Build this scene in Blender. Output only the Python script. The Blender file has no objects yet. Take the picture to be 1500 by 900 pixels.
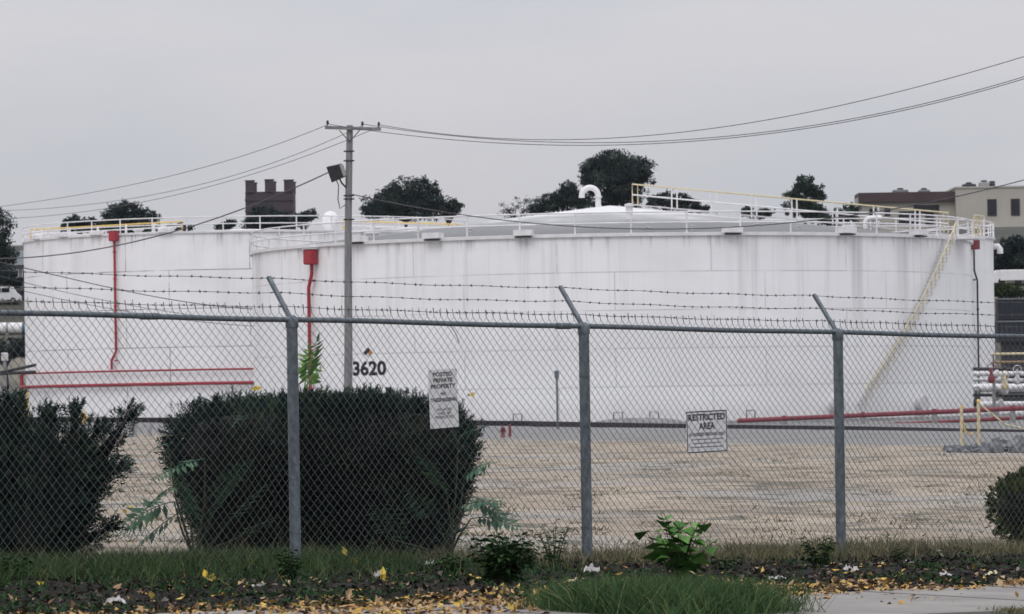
import bpy, math, random
import numpy as np
from math import sin, cos, pi, radians, sqrt, asin, atan2
from mathutils import Vector, Matrix, noise as mnoise

random.seed(7)
RNG = np.random.default_rng(7)
scene = bpy.context.scene
COL = scene.collection

# ------------------------------------------------------------------ camera frame
F = 6000.0          # focal length in photo pixels (1500 wide)
HC = 1.43           # eye height
CX, HY = 750.0, 590.0
ROLL = radians(0.9)
TR = math.tan(ROLL)

def W(px, py, d):
    """the world point that stands d metres away and shows at photo pixel (px, py)"""
    dx, dy = px - CX, py - HY
    return Vector(((dx - dy * TR) * d / F, d, HC - (dy + dx * TR) * d / F))

def sstep(a, b, x):
    t = min(max((x - a) / (b - a), 0.0), 1.0)
    return t * t * (3 - 2 * t)

P1 = Vector((-1.87, 35.0, 0))            # second fence post from the photo's edge
FU = Vector((0.745, 0.667, 0)).normalized()
FN = Vector((FU.y, -FU.x, 0))            # towards the camera
SPAN = 3.37

def g(x, y):
    """ground height of the lot and verge"""
    xx = min(max(x, -15), 15)
    return -0.026 * (xx + 1.87) * (1 - sstep(50, 90, y))

def hill(x, y):
    return 24.0 * sstep(400, 560, y)

def terr(x, y):
    return g(x, y) if y < 395 else max(g(x, y), hill(x, y))

def ground_at(px, py, d0=20.0, d1=700.0):
    d = d0
    while d < d1:
        p = W(px, py, d)
        if p.z <= terr(p.x, p.y):
            return Vector((p.x, p.y, terr(p.x, p.y)))
        d += 0.25 if d < 120 else 1.0
    return W(px, py, d1)

def fence_pt(s, t=0.0):
    p = P1 + FU * s + FN * t
    return Vector((p.x, p.y, g(p.x, p.y)))

def rail_z(s):
    return 2.168 - 0.0165 * s

# ------------------------------------------------------------------ materials
def nt(name):
    m = bpy.data.materials.new(name)
    m.use_nodes = True
    t = m.node_tree
    b = t.nodes['Principled BSDF']
    return m, t, b

def ramp(t, fac, stops):
    r = t.nodes.new('ShaderNodeValToRGB')
    e = r.color_ramp.elements
    while len(e) < len(stops):
        e.new(0.5)
    for i, (p, c) in enumerate(stops):
        e[i].position = p
        e[i].color = (c[0], c[1], c[2], 1)
    t.links.new(fac, r.inputs[0])
    return r.outputs[0]

def coords(t, kind='Object', scale=(1, 1, 1)):
    tc = t.nodes.new('ShaderNodeTexCoord')
    mp = t.nodes.new('ShaderNodeMapping')
    mp.inputs['Scale'].default_value = scale
    t.links.new(tc.outputs[kind], mp.inputs[0])
    return mp.outputs[0]

def noise(t, vec, scale, detail=6, rough=0.6):
    n = t.nodes.new('ShaderNodeTexNoise')
    n.inputs['Scale'].default_value = scale
    n.inputs['Detail'].default_value = detail
    n.inputs['Roughness'].default_value = rough
    t.links.new(vec, n.inputs['Vector'])
    return n.outputs['Fac']

def mixc(t, fac, a, b, mode='MIX'):
    m = t.nodes.new('ShaderNodeMix')
    m.data_type = 'RGBA'
    m.blend_type = mode
    for sock, v in ((m.inputs[0], fac), (m.inputs[6], a), (m.inputs[7], b)):
        if hasattr(v, 'default_value'):
            t.links.new(v, sock)
        else:
            sock.default_value = v if not isinstance(v, tuple) or len(v) == 4 else (*v, 1)
    return m.outputs[2]

def mathn(t, op, a, b=None, c=None, clamp=False):
    m = t.nodes.new('ShaderNodeMath')
    m.operation = op
    m.use_clamp = clamp
    for i, v in enumerate((a, b, c)):
        if v is None:
            continue
        if hasattr(v, 'default_value'):
            t.links.new(v, m.inputs[i])
        else:
            m.inputs[i].default_value = v
    return m.outputs[0]

def bump(t, b, h, strength=0.3, dist=0.02):
    n = t.nodes.new('ShaderNodeBump')
    n.inputs['Strength'].default_value = strength
    n.inputs['Distance'].default_value = dist
    t.links.new(h, n.inputs['Height'])
    t.links.new(n.outputs[0], b.inputs['Normal'])

def mat(name, c1, c2=None, scale=4.0, rough=0.7, metal=0.0, bmp=0.0, stretch=(1, 1, 1), lo=0.3, hi=0.7, bdist=0.02):
    m, t, b = nt(name)
    c2 = c2 or tuple(v * 0.75 for v in c1)
    n = noise(t, coords(t, 'Object', stretch), scale)
    t.links.new(ramp(t, n, [(lo, c2), (hi, c1)]), b.inputs['Base Color'])
    b.inputs['Roughness'].default_value = rough
    b.inputs['Metallic'].default_value = metal
    b.inputs['Specular IOR Level'].default_value = 0.35
    if bmp:
        bump(t, b, n, bmp, bdist)
    return m

def leaf_mat(name, stops, rough=0.7, spec=0.06, trans=0.0):
    m, t, b = nt(name)
    a = t.nodes.new('ShaderNodeAttribute')
    a.attribute_name = 'tint'
    t.links.new(ramp(t, a.outputs['Fac'], stops), b.inputs['Base Color'])
    b.inputs['Roughness'].default_value = rough
    b.inputs['Specular IOR Level'].default_value = spec
    return m

M = {}
def tank_wall(name, H, seam, streak, bw, base=0.85, mortar=.045):
    m, t, b = nt(name)
    tc = t.nodes.new('ShaderNodeTexCoord')
    uv = tc.outputs['UV']
    br = t.nodes.new('ShaderNodeTexBrick')
    br.inputs['Scale'].default_value = 1.0
    br.inputs['Brick Width'].default_value = bw
    br.inputs['Row Height'].default_value = H / 5.0 + 0.003
    br.inputs['Mortar Size'].default_value = mortar
    br.inputs['Mortar Smooth'].default_value = 0.6
    br.offset = 0.37
    w = base
    br.inputs['Color1'].default_value = (w * .985, w * .985, w * 1.0, 1)
    br.inputs['Color2'].default_value = (w * .95, w * .95, w * .965, 1)
    s = seam
    br.inputs['Mortar'].default_value = (w * s, w * s * 1.0, w * s * 1.03, 1)
    t.links.new(uv, br.inputs['Vector'])
    sep = t.nodes.new('ShaderNodeSeparateXYZ'); t.links.new(uv, sep.inputs[0])
    v = sep.outputs['Y']
    # dark drips that begin at the eave and run out down the wall
    def mp(sc):
        q = t.nodes.new('ShaderNodeMapping'); q.inputs['Scale'].default_value = sc
        t.links.new(uv, q.inputs[0]); return q.outputs[0]
    n1 = noise(t, mp((0.42, 0.010, 1)), 1.0, 5, 0.72)
    n2 = noise(t, mp((3.2, 0.05, 1)), 1.0, 3, 0.6)
    top = t.nodes.new('ShaderNodeMapRange'); top.interpolation_type = 'SMOOTHSTEP'
    top.inputs['From Min'].default_value = H * 0.12; top.inputs['From Max'].default_value = H * 1.02
    t.links.new(v, top.inputs['Value'])
    st = ramp(t, n1, [(0.50, (0, 0, 0)), (0.68, (1, 1, 1))])
    st2 = ramp(t, n2, [(0.55, (0, 0, 0)), (0.80, (1, 1, 1))])
    f = mathn(t, 'MULTIPLY', mathn(t, 'ADD', st, mathn(t, 'MULTIPLY', st2, 0.22)), top.outputs[0])
    f = mathn(t, 'MULTIPLY', f, streak * .85, clamp=True)
    nb = noise(t, mp((0.22, 0.5, 1)), 1.0, 4, 0.7)
    plain = mixc(t, 0.5, (w * .985, w * .985, w, 1), (w * .95, w * .95, w * .965, 1))
    wall = mixc(t, ramp(t, nb, [(0.36, (0, 0, 0)), (0.52, (1, 1, 1))]), plain, br.outputs['Color'])
    c = mixc(t, f, wall, (0.27, 0.265, 0.28))
    n3 = noise(t, mp((0.15, 0.3, 1)), 1.0, 4)
    c = mixc(t, mathn(t, 'MULTIPLY', ramp(t, n3, [(0.4, (0, 0, 0)), (0.7, (1, 1, 1))]), 0.22), c, (0.52, 0.50, 0.49))
    n4 = noise(t, mp((1.1, 0.5, 1)), 1.0, 5, 0.7)
    foot = t.nodes.new('ShaderNodeMapRange'); foot.interpolation_type = 'SMOOTHSTEP'
    foot.inputs['From Min'].default_value = 1.6; foot.inputs['From Max'].default_value = 0.0
    t.links.new(v, foot.inputs['Value'])
    c = mixc(t, mathn(t, 'MULTIPLY', mathn(t, 'MULTIPLY', n4, foot.outputs[0]), 0.5), c, (0.38, 0.33, 0.29))
    # fine black runs right under the eave
    n5 = noise(t, mp((1.6, 0.03, 1)), 1.0, 4, 0.7)
    eave = t.nodes.new('ShaderNodeMapRange'); eave.interpolation_type = 'SMOOTHSTEP'
    eave.inputs['From Min'].default_value = H * 0.90; eave.inputs['From Max'].default_value = H
    t.links.new(v, eave.inputs['Value'])
    c = mixc(t, mathn(t, 'MULTIPLY', mathn(t, 'MULTIPLY', ramp(t, n5, [(0.52, (0, 0, 0)), (0.68, (1, 1, 1))]), eave.outputs[0]), 0.6), c, (0.10, 0.10, 0.11))
    t.links.new(c, b.inputs['Base Color'])
    b.inputs['Roughness'].default_value = 0.55
    return m

def roof_mat(name, R):
    m, t, b = nt(name)
    tc = t.nodes.new('ShaderNodeTexCoord')
    sep = t.nodes.new('ShaderNodeSeparateXYZ'); t.links.new(tc.outputs['Object'], sep.inputs[0])
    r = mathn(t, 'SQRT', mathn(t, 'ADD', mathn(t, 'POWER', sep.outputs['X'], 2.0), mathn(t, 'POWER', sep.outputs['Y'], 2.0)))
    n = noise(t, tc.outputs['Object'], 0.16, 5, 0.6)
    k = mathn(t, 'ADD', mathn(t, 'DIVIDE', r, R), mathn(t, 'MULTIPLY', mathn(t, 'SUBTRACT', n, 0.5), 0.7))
    c = ramp(t, k, [(0.28, (0.70, 0.70, 0.71)), (0.44, (0.33, 0.33, 0.34)), (0.66, (0.15, 0.153, 0.16)), (0.9, (0.095, 0.10, 0.105))])  # white at the crown, turning dark grey towards the rim
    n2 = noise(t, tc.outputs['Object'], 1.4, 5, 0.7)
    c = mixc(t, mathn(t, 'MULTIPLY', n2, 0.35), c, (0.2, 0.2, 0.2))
    t.links.new(c, b.inputs['Base Color'])
    b.inputs['Roughness'].default_value = 0.6
    return m

M['white'] = mat('white_paint', (.78, .77, .78), (.62, .61, .62), 1.5, .5)
M['white_dirty'] = mat('weathered_white_paint', (.66, .655, .67), (.45, .44, .45), 2.0, .6)
M['yellow'] = mat('faded_yellow_paint', (.72, .50, .14), (.55, .40, .14), 3, .55)
M['pale_yellow'] = mat('pale_yellow_paint', (.66, .57, .36), (.50, .44, .30), 3, .6)
M['rusty_yellow'] = mat('rusty_yellow_paint', (.36, .25, .13), (.20, .13, .08), 3, .6)
M['red'] = mat('red_paint', (.40, .032, .048), (.24, .03, .04), 2.0, .55)
M['main_red'] = mat('sooty_red_paint', (.25, .045, .06), (.15, .035, .05), 1.2, .6)
M['dark_red'] = mat('dull_red_paint', (.22, .04, .05), (.12, .03, .035), 2.0, .6)
M['brown_steel'] = mat('rusty_dark_steel', (.034, .024, .030), (.016, .013, .018), 2.5, .8)
M['galv'] = mat('galvanised_steel', (.17, .20, .222), (.07, .088, .104), 26, .5, .25, .25, (1, 1, .5))
M['wire'] = mat('zinc_wire', (.135, .145, .155), (.075, .08, .085), 12, .5, .2)
M['barb'] = mat('aged_barbed_wire', (.09, .09, .095), (.05, .05, .05), 12, .6, .2)
M['cable'] = mat('black_cable', (.075, .075, .08), (.05, .05, .055), 3, .6)
M['dark_metal'] = mat('dark_metal', (.035, .037, .042), (.02, .02, .023), 6, .5)
M['ink'] = mat('black_lettering', (.018, .02, .026), (.012, .013, .016), 9, .7)
M['sign_white'] = mat('sign_white', (.85, .85, .86), (.70, .70, .70), 7, .45)
M['pole_wood'] = mat('weathered_pole_wood', (.27, .27, .275), (.11, .11, .115), 5, .9, 0, .5, (6, 6, .3))
M['glass'] = mat('dark_window_glass', (.02, .024, .032), (.012, .014, .02), 3, .15)
M['beige'] = mat('beige_wall', (.42, .40, .35), (.36, .345, .31), .25, .85)
M['fascia'] = mat('brown_fascia', (.075, .048, .052), (.055, .037, .04), .5, .7)
M['roof_grey'] = mat('grey_roof', (.17, .19, .195), (.12, .135, .14), .6, .85)
M['siding'] = mat('grey_siding', (.20, .20, .215), (.15, .15, .16), .5, .85)
M['tyre'] = mat('black_rubber', (.02, .02, .02), (.015, .015, .015), 6, .85)
M['car_dark'] = mat('dark_car_paint', (.03, .033, .04), (.025, .027, .033), 2, .3)
M['car_white'] = mat('white_car_paint', (.75, .75, .76), (.66, .66, .67), 2, .35)
M['blue'] = mat('blue_paint', (.05, .12, .18), (.04, .09, .14), 2, .5)
M['concrete'] = mat('grey_concrete', (.34, .34, .345), (.22, .22, .225), 1.5, .9, 0, .3)
M['grey_mound'] = mat('grey_gravel', (.26, .26, .26), (.13, .13, .135), 1.2, .95, 0, .6)
M['paper'] = mat('dirty_paper', (.62, .61, .59), (.26, .25, .24), 14, .85)
M['bark'] = mat('bark', (.07, .06, .055), (.035, .03, .03), 6, .95, 0, .4)
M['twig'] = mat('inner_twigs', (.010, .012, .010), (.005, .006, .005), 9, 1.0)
M['stem'] = mat('green_stem', (.035, .05, .022), (.025, .025, .015), 9, .8)
M['yew'] = leaf_mat('yew_needles', [(0, (.005, .009, .009)), (.55, (.011, .023, .020)), (.9, (.028, .058, .040)), (1, (.06, .09, .05))])
M['shrub_mixed'] = leaf_mat('clipped_shrub_leaves', [(0, (.014, .022, .012)), (.6, (.03, .046, .018)), (1, (.075, .095, .026))])
M['tree_leaf'] = leaf_mat('dark_tree_leaves', [(0, (.011, .018, .020)), (.5, (.022, .036, .034)), (.85, (.045, .066, .054)), (1, (.075, .10, .075))], .7)
M['tree_leaf_pale'] = leaf_mat('thin_grey_leaves', [(0, (.04, .048, .05)), (1, (.08, .09, .09))], .7)
M['tree_leaf_green'] = leaf_mat('green_tree_leaves', [(0, (.018, .03, .024)), (.6, (.035, .055, .04)), (1, (.065, .09, .06))], .7)
M['frond'] = leaf_mat('compound_leaflets', [(0, (.034, .074, .049)), (.7, (.07, .137, .088)), (1, (.115, .19, .115))])
M['frond_bright'] = leaf_mat('young_leaflets', [(0, (.07, .16, .04)), (1, (.17, .32, .08))])
M['broad'] = leaf_mat('broad_weed_leaves', [(0, (.045, .12, .032)), (.6, (.085, .20, .05)), (1, (.15, .29, .08))])
M['weed'] = leaf_mat('dark_weed_leaves', [(0, (.014, .034, .014)), (.7, (.030, .068, .026)), (1, (.06, .12, .045))])
M['grass_blade'] = leaf_mat('grass_blades', [(0, (.016, .034, .018)), (.55, (.042, .076, .030)), (.82, (.095, .12, .048)), (1, (.20, .175, .09))], .8)
M['clump_blade'] = leaf_mat('fresh_grass_blades', [(0, (.025, .05, .024)), (.55, (.06, .115, .045)), (.85, (.11, .17, .07)), (1, (.22, .20, .10))], .8)
M['dry_blade'] = leaf_mat('dry_grass_blades', [(0, (.06, .075, .035)), (.6, (.14, .13, .075)), (1, (.25, .21, .14))], .85)
M['litter_leaf'] = leaf_mat('fallen_leaf', [(0, (.03, .022, .018)), (.22, (.12, .075, .045)), (.42, (.30, .19, .11)), (.62, (.44, .33, .20)), (.80, (.42, .25, .09)), (.92, (.54, .40, .10)), (1, (.34, .16, .05))], .75)
M['debris_leaf'] = leaf_mat('rotting_leaf', [(0, (.015, .014, .014)), (.7, (.04, .034, .032)), (.95, (.09, .075, .065)), (1, (.24, .22, .20))], .9)
M['yellow_leaf'] = leaf_mat('yellow_leaf', [(0, (.55, .38, .05)), (1, (.70, .55, .12))], .6)

# ------------------------------------------------------------------ mesh helpers
class MB:
    def __init__(s):
        s.v = []; s.f = []; s.smooth = []
    def add(s, verts, faces, smooth=False):
        o = len(s.v)
        s.v += [tuple(p) for p in verts]
        s.f += [tuple(i + o for i in f) for f in faces]
        s.smooth += [smooth] * len(faces)
        return s
    def box(s, c, size, ux=(1, 0, 0), uy=(0, 1, 0), uz=(0, 0, 1), bev=0.0):
        c = Vector(c); ux, uy, uz = Vector(ux), Vector(uy), Vector(uz)
        hx, hy, hz = size[0] / 2, size[1] / 2, size[2] / 2
        if bev <= 0:
            vs = [c + ux * (a * hx) + uy * (b * hy) + uz * (d * hz) for a in (-1, 1) for b in (-1, 1) for d in (-1, 1)]
            return s.add(vs, [(0, 1, 3, 2), (4, 6, 7, 5), (0, 4, 5, 1), (2, 3, 7, 6), (0, 2, 6, 4), (1, 5, 7, 3)])
        # chamfered box: octagonal section in x/y, chamfered top and bottom
        b = bev
        def ringat(z, ins):
            X, Y = hx - ins, hy - ins
            pts = [(-X + b, -Y), (X - b, -Y), (X, -Y + b), (X, Y - b), (X - b, Y), (-X + b, Y), (-X, Y - b), (-X, -Y + b)]
            return [c + ux * x + uy * y + uz * z for x, y in pts]
        rings = [ringat(-hz, b), ringat(-hz + b, 0), ringat(hz - b, 0), ringat(hz, b)]
        vs = sum(rings, [])
        fs = []
        for k in range(3):
            for i in range(8):
                j = (i + 1) % 8
                fs.append((k * 8 + i, k * 8 + j, k * 8 + 8 + j, k * 8 + 8 + i))
        fs.append(tuple(range(7, -1, -1))); fs.append(tuple(range(24, 32)))
        return s.add(vs, fs)
    def tube(s, path, r, n=8, caps=True, closed=False, smooth=True):
        pts = [Vector(p) for p in path]
        m = len(pts)
        rad = r if isinstance(r, (list, tuple)) else [r] * m
        vs = []
        prev = None
        for i, p in enumerate(pts):
            if closed:
                d = pts[(i + 1) % m] - pts[i - 1]
            else:
                d = pts[min(i + 1, m - 1)] - pts[max(i - 1, 0)]
            if d.length < 1e-9:
                d = Vector((0, 0, 1))
            d.normalize()
            if prev is None:
                a = Vector((0, 0, 1)) if abs(d.z) < 0.9 else Vector((1, 0, 0))
                prev = (a - d * a.dot(d)).normalized()
            else:
                q = prev - d * prev.dot(d)
                prev = q.normalized() if q.length > 1e-6 else prev
            bvec = d.cross(prev)
            for k in range(n):
                an = 2 * pi * k / n
                vs.append(p + prev * (cos(an) * rad[i]) + bvec * (sin(an) * rad[i]))
        fs = []
        for i in range(m if closed else m - 1):
            i2 = (i + 1) % m
            for k in range(n):
                k2 = (k + 1) % n
                fs.append((i * n + k, i * n + k2, i2 * n + k2, i2 * n + k))
        s.add(vs, fs, smooth)
        if caps and not closed:
            s.add([vs[k] for k in range(n)], [tuple(range(n - 1, -1, -1))])
            s.add([vs[(m - 1) * n + k] for k in range(n)], [tuple(range(n))])
        return s
    def lathe(s, prof, c, n=32, smooth=True, ang0=0.0, ang1=2 * pi):
        """prof: list of (radius, z) about the vertical through c"""
        c = Vector(c); vs = []
        full = abs(ang1 - ang0 - 2 * pi) < 1e-6
        cols = n if full else n + 1
        for (r, z) in prof:
            for k in range(cols):
                a = ang0 + (ang1 - ang0) * k / n
                vs.append(c + Vector((r * sin(a), -r * cos(a), z)))
        fs = []
        for i in range(len(prof) - 1):
            for k in range(n):
                k2 = (k + 1) % cols
                fs.append((i * cols + k, i * cols + k2, (i + 1) * cols + k2, (i + 1) * cols + k))
        return s.add(vs, fs, smooth)
    def prism(s, poly, depth, origin, ux, uz):
        """outline poly in (u, w) extruded along depth vector"""
        o, ux, uz, dv = Vector(origin), Vector(ux), Vector(uz), Vector(depth)
        a = [o + ux * u + uz * w for u, w in poly]
        n = len(a)
        vs = a + [p + dv for p in a]
        fs = [tuple(range(n)), tuple(range(2 * n - 1, n - 1, -1))]
        for i in range(n):
            j = (i + 1) % n
            fs.append((i, i + n, j + n, j))
        return s.add(vs, fs)
    def build(s, name, m, parent=None, loc=None):
        if parent is not None:
            base = root_loc(parent)
        else:
            base = Vector(loc) if loc is not None else Vector((0, 0, 0))
        me = bpy.data.meshes.new(name)
        me.from_pydata([(x - base.x, y - base.y, z - base.z) for x, y, z in s.v], [], s.f)
        me.polygons.foreach_set('use_smooth', s.smooth)
        me.materials.append(m)
        me.update()
        o = bpy.data.objects.new(name, me)
        COL.objects.link(o)
        if parent is not None:
            o.parent = parent
        else:
            o.location = base
        return o

def root_loc(o):
    while o.parent is not None:
        o = o.parent
    return Vector(o.location)

def np_obj(name, V, Fc, m, parent=None, loc=None, tint=None, smooth=False):
    """mesh object from numpy arrays; tint is one value per vertex"""
    base = root_loc(parent) if parent is not None else (Vector(loc) if loc is not None else Vector((0, 0, 0)))
    V = V.reshape(-1, 3) - np.array(base)
    k = Fc.shape[1]
    me = bpy.data.meshes.new(name)
    me.vertices.add(len(V)); me.vertices.foreach_set('co', V.astype(np.float32).ravel())
    me.loops.add(Fc.size); me.loops.foreach_set('vertex_index', Fc.astype(np.int32).ravel())
    me.polygons.add(len(Fc))
    me.polygons.foreach_set('loop_start', np.arange(0, Fc.size, k, dtype=np.int32))
    me.polygons.foreach_set('use_smooth', np.full(len(Fc), smooth))
    if tint is not None:
        at = me.attributes.new('tint', 'FLOAT', 'POINT')
        at.data.foreach_set('value', tint.astype(np.float32).ravel())
    me.materials.append(m)
    me.update(); me.validate()
    o = bpy.data.objects.new(name, me)
    COL.objects.link(o)
    if parent is not None:
        o.parent = parent
    else:
        o.location = base
    return o

def tag(o, label, cat, group=None, kind=None):
    o['label'] = label; o['category'] = cat
    if group: o['group'] = group
    if kind: o['kind'] = kind
    return o

def thing(name, label, cat, loc, group=None):
    o = bpy.data.objects.new(name, None)
    COL.objects.link(o)
    o.location = loc
    o.empty_display_size = 0.3
    return tag(o, label, cat, group)

def norm(a):
    return a / np.maximum(np.linalg.norm(a, axis=1, keepdims=True), 1e-9)

def kites(P, D, S, L, Wd, fold=0.15, mid=0.45):
    """leaf shapes: base P, direction D, side S, length L, width Wd"""
    N = norm(np.cross(D, S))
    L = np.asarray(L).reshape(-1, 1); Wd = np.asarray(Wd).reshape(-1, 1)
    m = P + D * L * mid
    V = np.stack([P, m + S * Wd * .5 + N * Wd * fold, P + D * L, m - S * Wd * .5 + N * Wd * fold], axis=1)
    n = len(P)
    Fc = np.arange(n * 4).reshape(n, 4)
    return V, Fc

def rand_dirs(n):
    return norm(RNG.normal(size=(n, 3)))

def side_of(D):
    return norm(np.cross(D, rand_dirs(len(D))))

def sprigs(P, D, L, needles=8, nl=0.035, nw=0.008, bend=0.0):
    """needle sprigs: flat two-ranked twigs. Returns V, F, tint"""
    n = len(P)
    S = side_of(D)
    Ls = np.asarray(L).reshape(-1, 1)
    vs, fs, ts = [], [], []
    tw = RNG.uniform(0, 1, n)
    off = 0
    for k in range(needles):
        t = (k + 0.5) / needles
        sg = 1 if k % 2 else -1
        p = P + D * Ls * t
        d = norm(D * 0.75 + S * sg * (0.9 - 0.4 * t) + rand_dirs(n) * 0.15)
        sd = norm(np.cross(d, np.cross(D, S)) + rand_dirs(n) * 0.2)
        V, Fq = kites(p, d, sd, nl * RNG.uniform(.8, 1.25, n), nw * RNG.uniform(.8, 1.3, n), .1)
        vs.append(V.reshape(-1, 3)); fs.append(Fq + off); off += n * 4
        ts.append(np.repeat(np.clip(tw * .75 + .25 * t + RNG.normal(0, .05, n), 0, 1), 4))
    # the twig's tip
    V, Fq = kites(P + D * Ls * .72, D, S, Ls.ravel() * .42, np.full(n, nw * 1.5), .1)
    vs.append(V.reshape(-1, 3)); fs.append(Fq + off); ts.append(np.repeat(np.clip(tw * .7 + .3, 0, 1), 4))
    return np.concatenate(vs), np.concatenate(fs), np.concatenate(ts)

def text_part(name, body, size, m, origin, ux, uz, parent, width=None, bold=0.0, depth=0.004, warp=None, align='CENTER'):
    """lettering turned into a real raised mesh"""
    cu = bpy.data.curves.new(name, 'FONT')
    cu.body = body; cu.size = 1.0; cu.align_x = align; cu.align_y = 'CENTER'
    cu.offset = bold; cu.resolution_u = 3
    cu.extrude = 0.0
    to = bpy.data.objects.new(name + '_src', cu)
    COL.objects.link(to)
    bpy.context.view_layer.update()
    dg = bpy.context.evaluated_depsgraph_get()
    me = bpy.data.meshes.new_from_object(to.evaluated_get(dg))
    bpy.data.objects.remove(to); bpy.data.curves.remove(cu)
    co = np.array([v.co[:] for v in me.vertices])
    x0, x1, y0, y1 = co[:, 0].min(), co[:, 0].max(), co[:, 1].min(), co[:, 1].max()
    sy = size / max(y1 - y0, 1e-6)
    sx = (width / (x1 - x0)) if width else sy
    cxm = (x0 + x1) / 2
    base = root_loc(parent)
    o3, ux, uz = Vector(origin), Vector(ux), Vector(uz)
    for v in me.vertices:
        u = (v.co.x - cxm) * sx; w = (v.co.y - (y0 + y1) / 2) * sy
        p = warp(u, w) if warp else o3 + ux * u + uz * w
        v.co = p - base
    me.materials.clear(); me.materials.append(m)
    me.name = name
    o = bpy.data.objects.new(name, me)
    COL.objects.link(o); o.parent = parent
    return o

# ------------------------------------------------------------------ world, sun, camera
def build_world():
    w = bpy.data.worlds.new('World'); scene.world = w; w.use_nodes = True
    t = w.node_tree; bg = t.nodes['Background']
    SUN_EL, SUN_AZ = 48.0, 205.0
    sky = t.nodes.new('ShaderNodeTexSky'); sky.sky_type = 'NISHITA'; sky.sun_disc = False
    sky.sun_elevation = radians(SUN_EL); sky.sun_rotation = radians(SUN_AZ)
    sky.air_density = 1.0; sky.dust_density = 4.0; sky.ozone_density = 1.0
    tc = t.nodes.new('ShaderNodeTexCoord')
    sep = t.nodes.new('ShaderNodeSeparateXYZ'); t.links.new(tc.outputs['Generated'], sep.inputs[0])
    # overcast dome: three times brighter overhead than at the skyline
    z = mathn(t, 'MAXIMUM', sep.outputs['Z'], 0.0)
    lum = mathn(t, 'ADD', mathn(t, 'MULTIPLY', z, 12.6), 5.65)
    mp = t.nodes.new('ShaderNodeMapping'); mp.inputs['Scale'].default_value = (6, 6, 26)
    t.links.new(tc.outputs['Generated'], mp.inputs[0])
    n = noise(t, mp.outputs[0], 1.3, 5, 0.5)
    cloud = ramp(t, n, [(0.32, (.885, .912, .99)), (0.5, (.955, .955, 1.02)), (0.68, (1.01, .995, 1.035))])
    ml = mixc(t, 1.0, cloud, (1, 1, 1), 'MULTIPLY')
    vm = t.nodes.new('ShaderNodeVectorMath'); vm.operation = 'SCALE'
    t.links.new(ml, vm.inputs[0]); t.links.new(lum, vm.inputs['Scale'])
    out = mixc(t, 0.93, sky.outputs[0], vm.outputs[0])
    t.links.new(out, bg.inputs['Color'])
    bg.inputs['Strength'].default_value = 0.10
    sd = bpy.data.lights.new('sun', 'SUN'); sd.energy = 0.6; sd.angle = radians(25); sd.color = (1.0, .97, .94)
    so = bpy.data.objects.new('sun', sd); COL.objects.link(so)
    az = radians(SUN_AZ)
    d = Vector((sin(az) * cos(radians(SUN_EL)), cos(az) * cos(radians(SUN_EL)), sin(radians(SUN_EL))))
    so.rotation_euler = (-d).to_track_quat('-Z', 'Y').to_euler()

def build_camera():
    cd = bpy.data.cameras.new('camera'); co = bpy.data.objects.new('camera', cd); COL.objects.link(co)
    cd.sensor_width = 36; cd.lens = 36 * F / 1500.0
    cd.shift_y = (HY - 450.0) / 1500.0
    cd.clip_start = 0.5; cd.clip_end = 6000
    co.matrix_world = Matrix.Translation((0, 0, HC)) @ Matrix.Rotation(radians(90), 4, 'X') @ Matrix.Rotation(-ROLL, 4, 'Z')
    cd.dof.use_dof = True; cd.dof.focus_distance = 50.0; cd.dof.aperture_fstop = 9.0
    scene.camera = co
    scene.view_settings.view_transform = 'Standard'
    scene.view_settings.look = 'None'
    scene.view_settings.exposure = 0.0
    scene.view_settings.gamma = 1.0
    scene.cycles.max_bounces = 6

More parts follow.
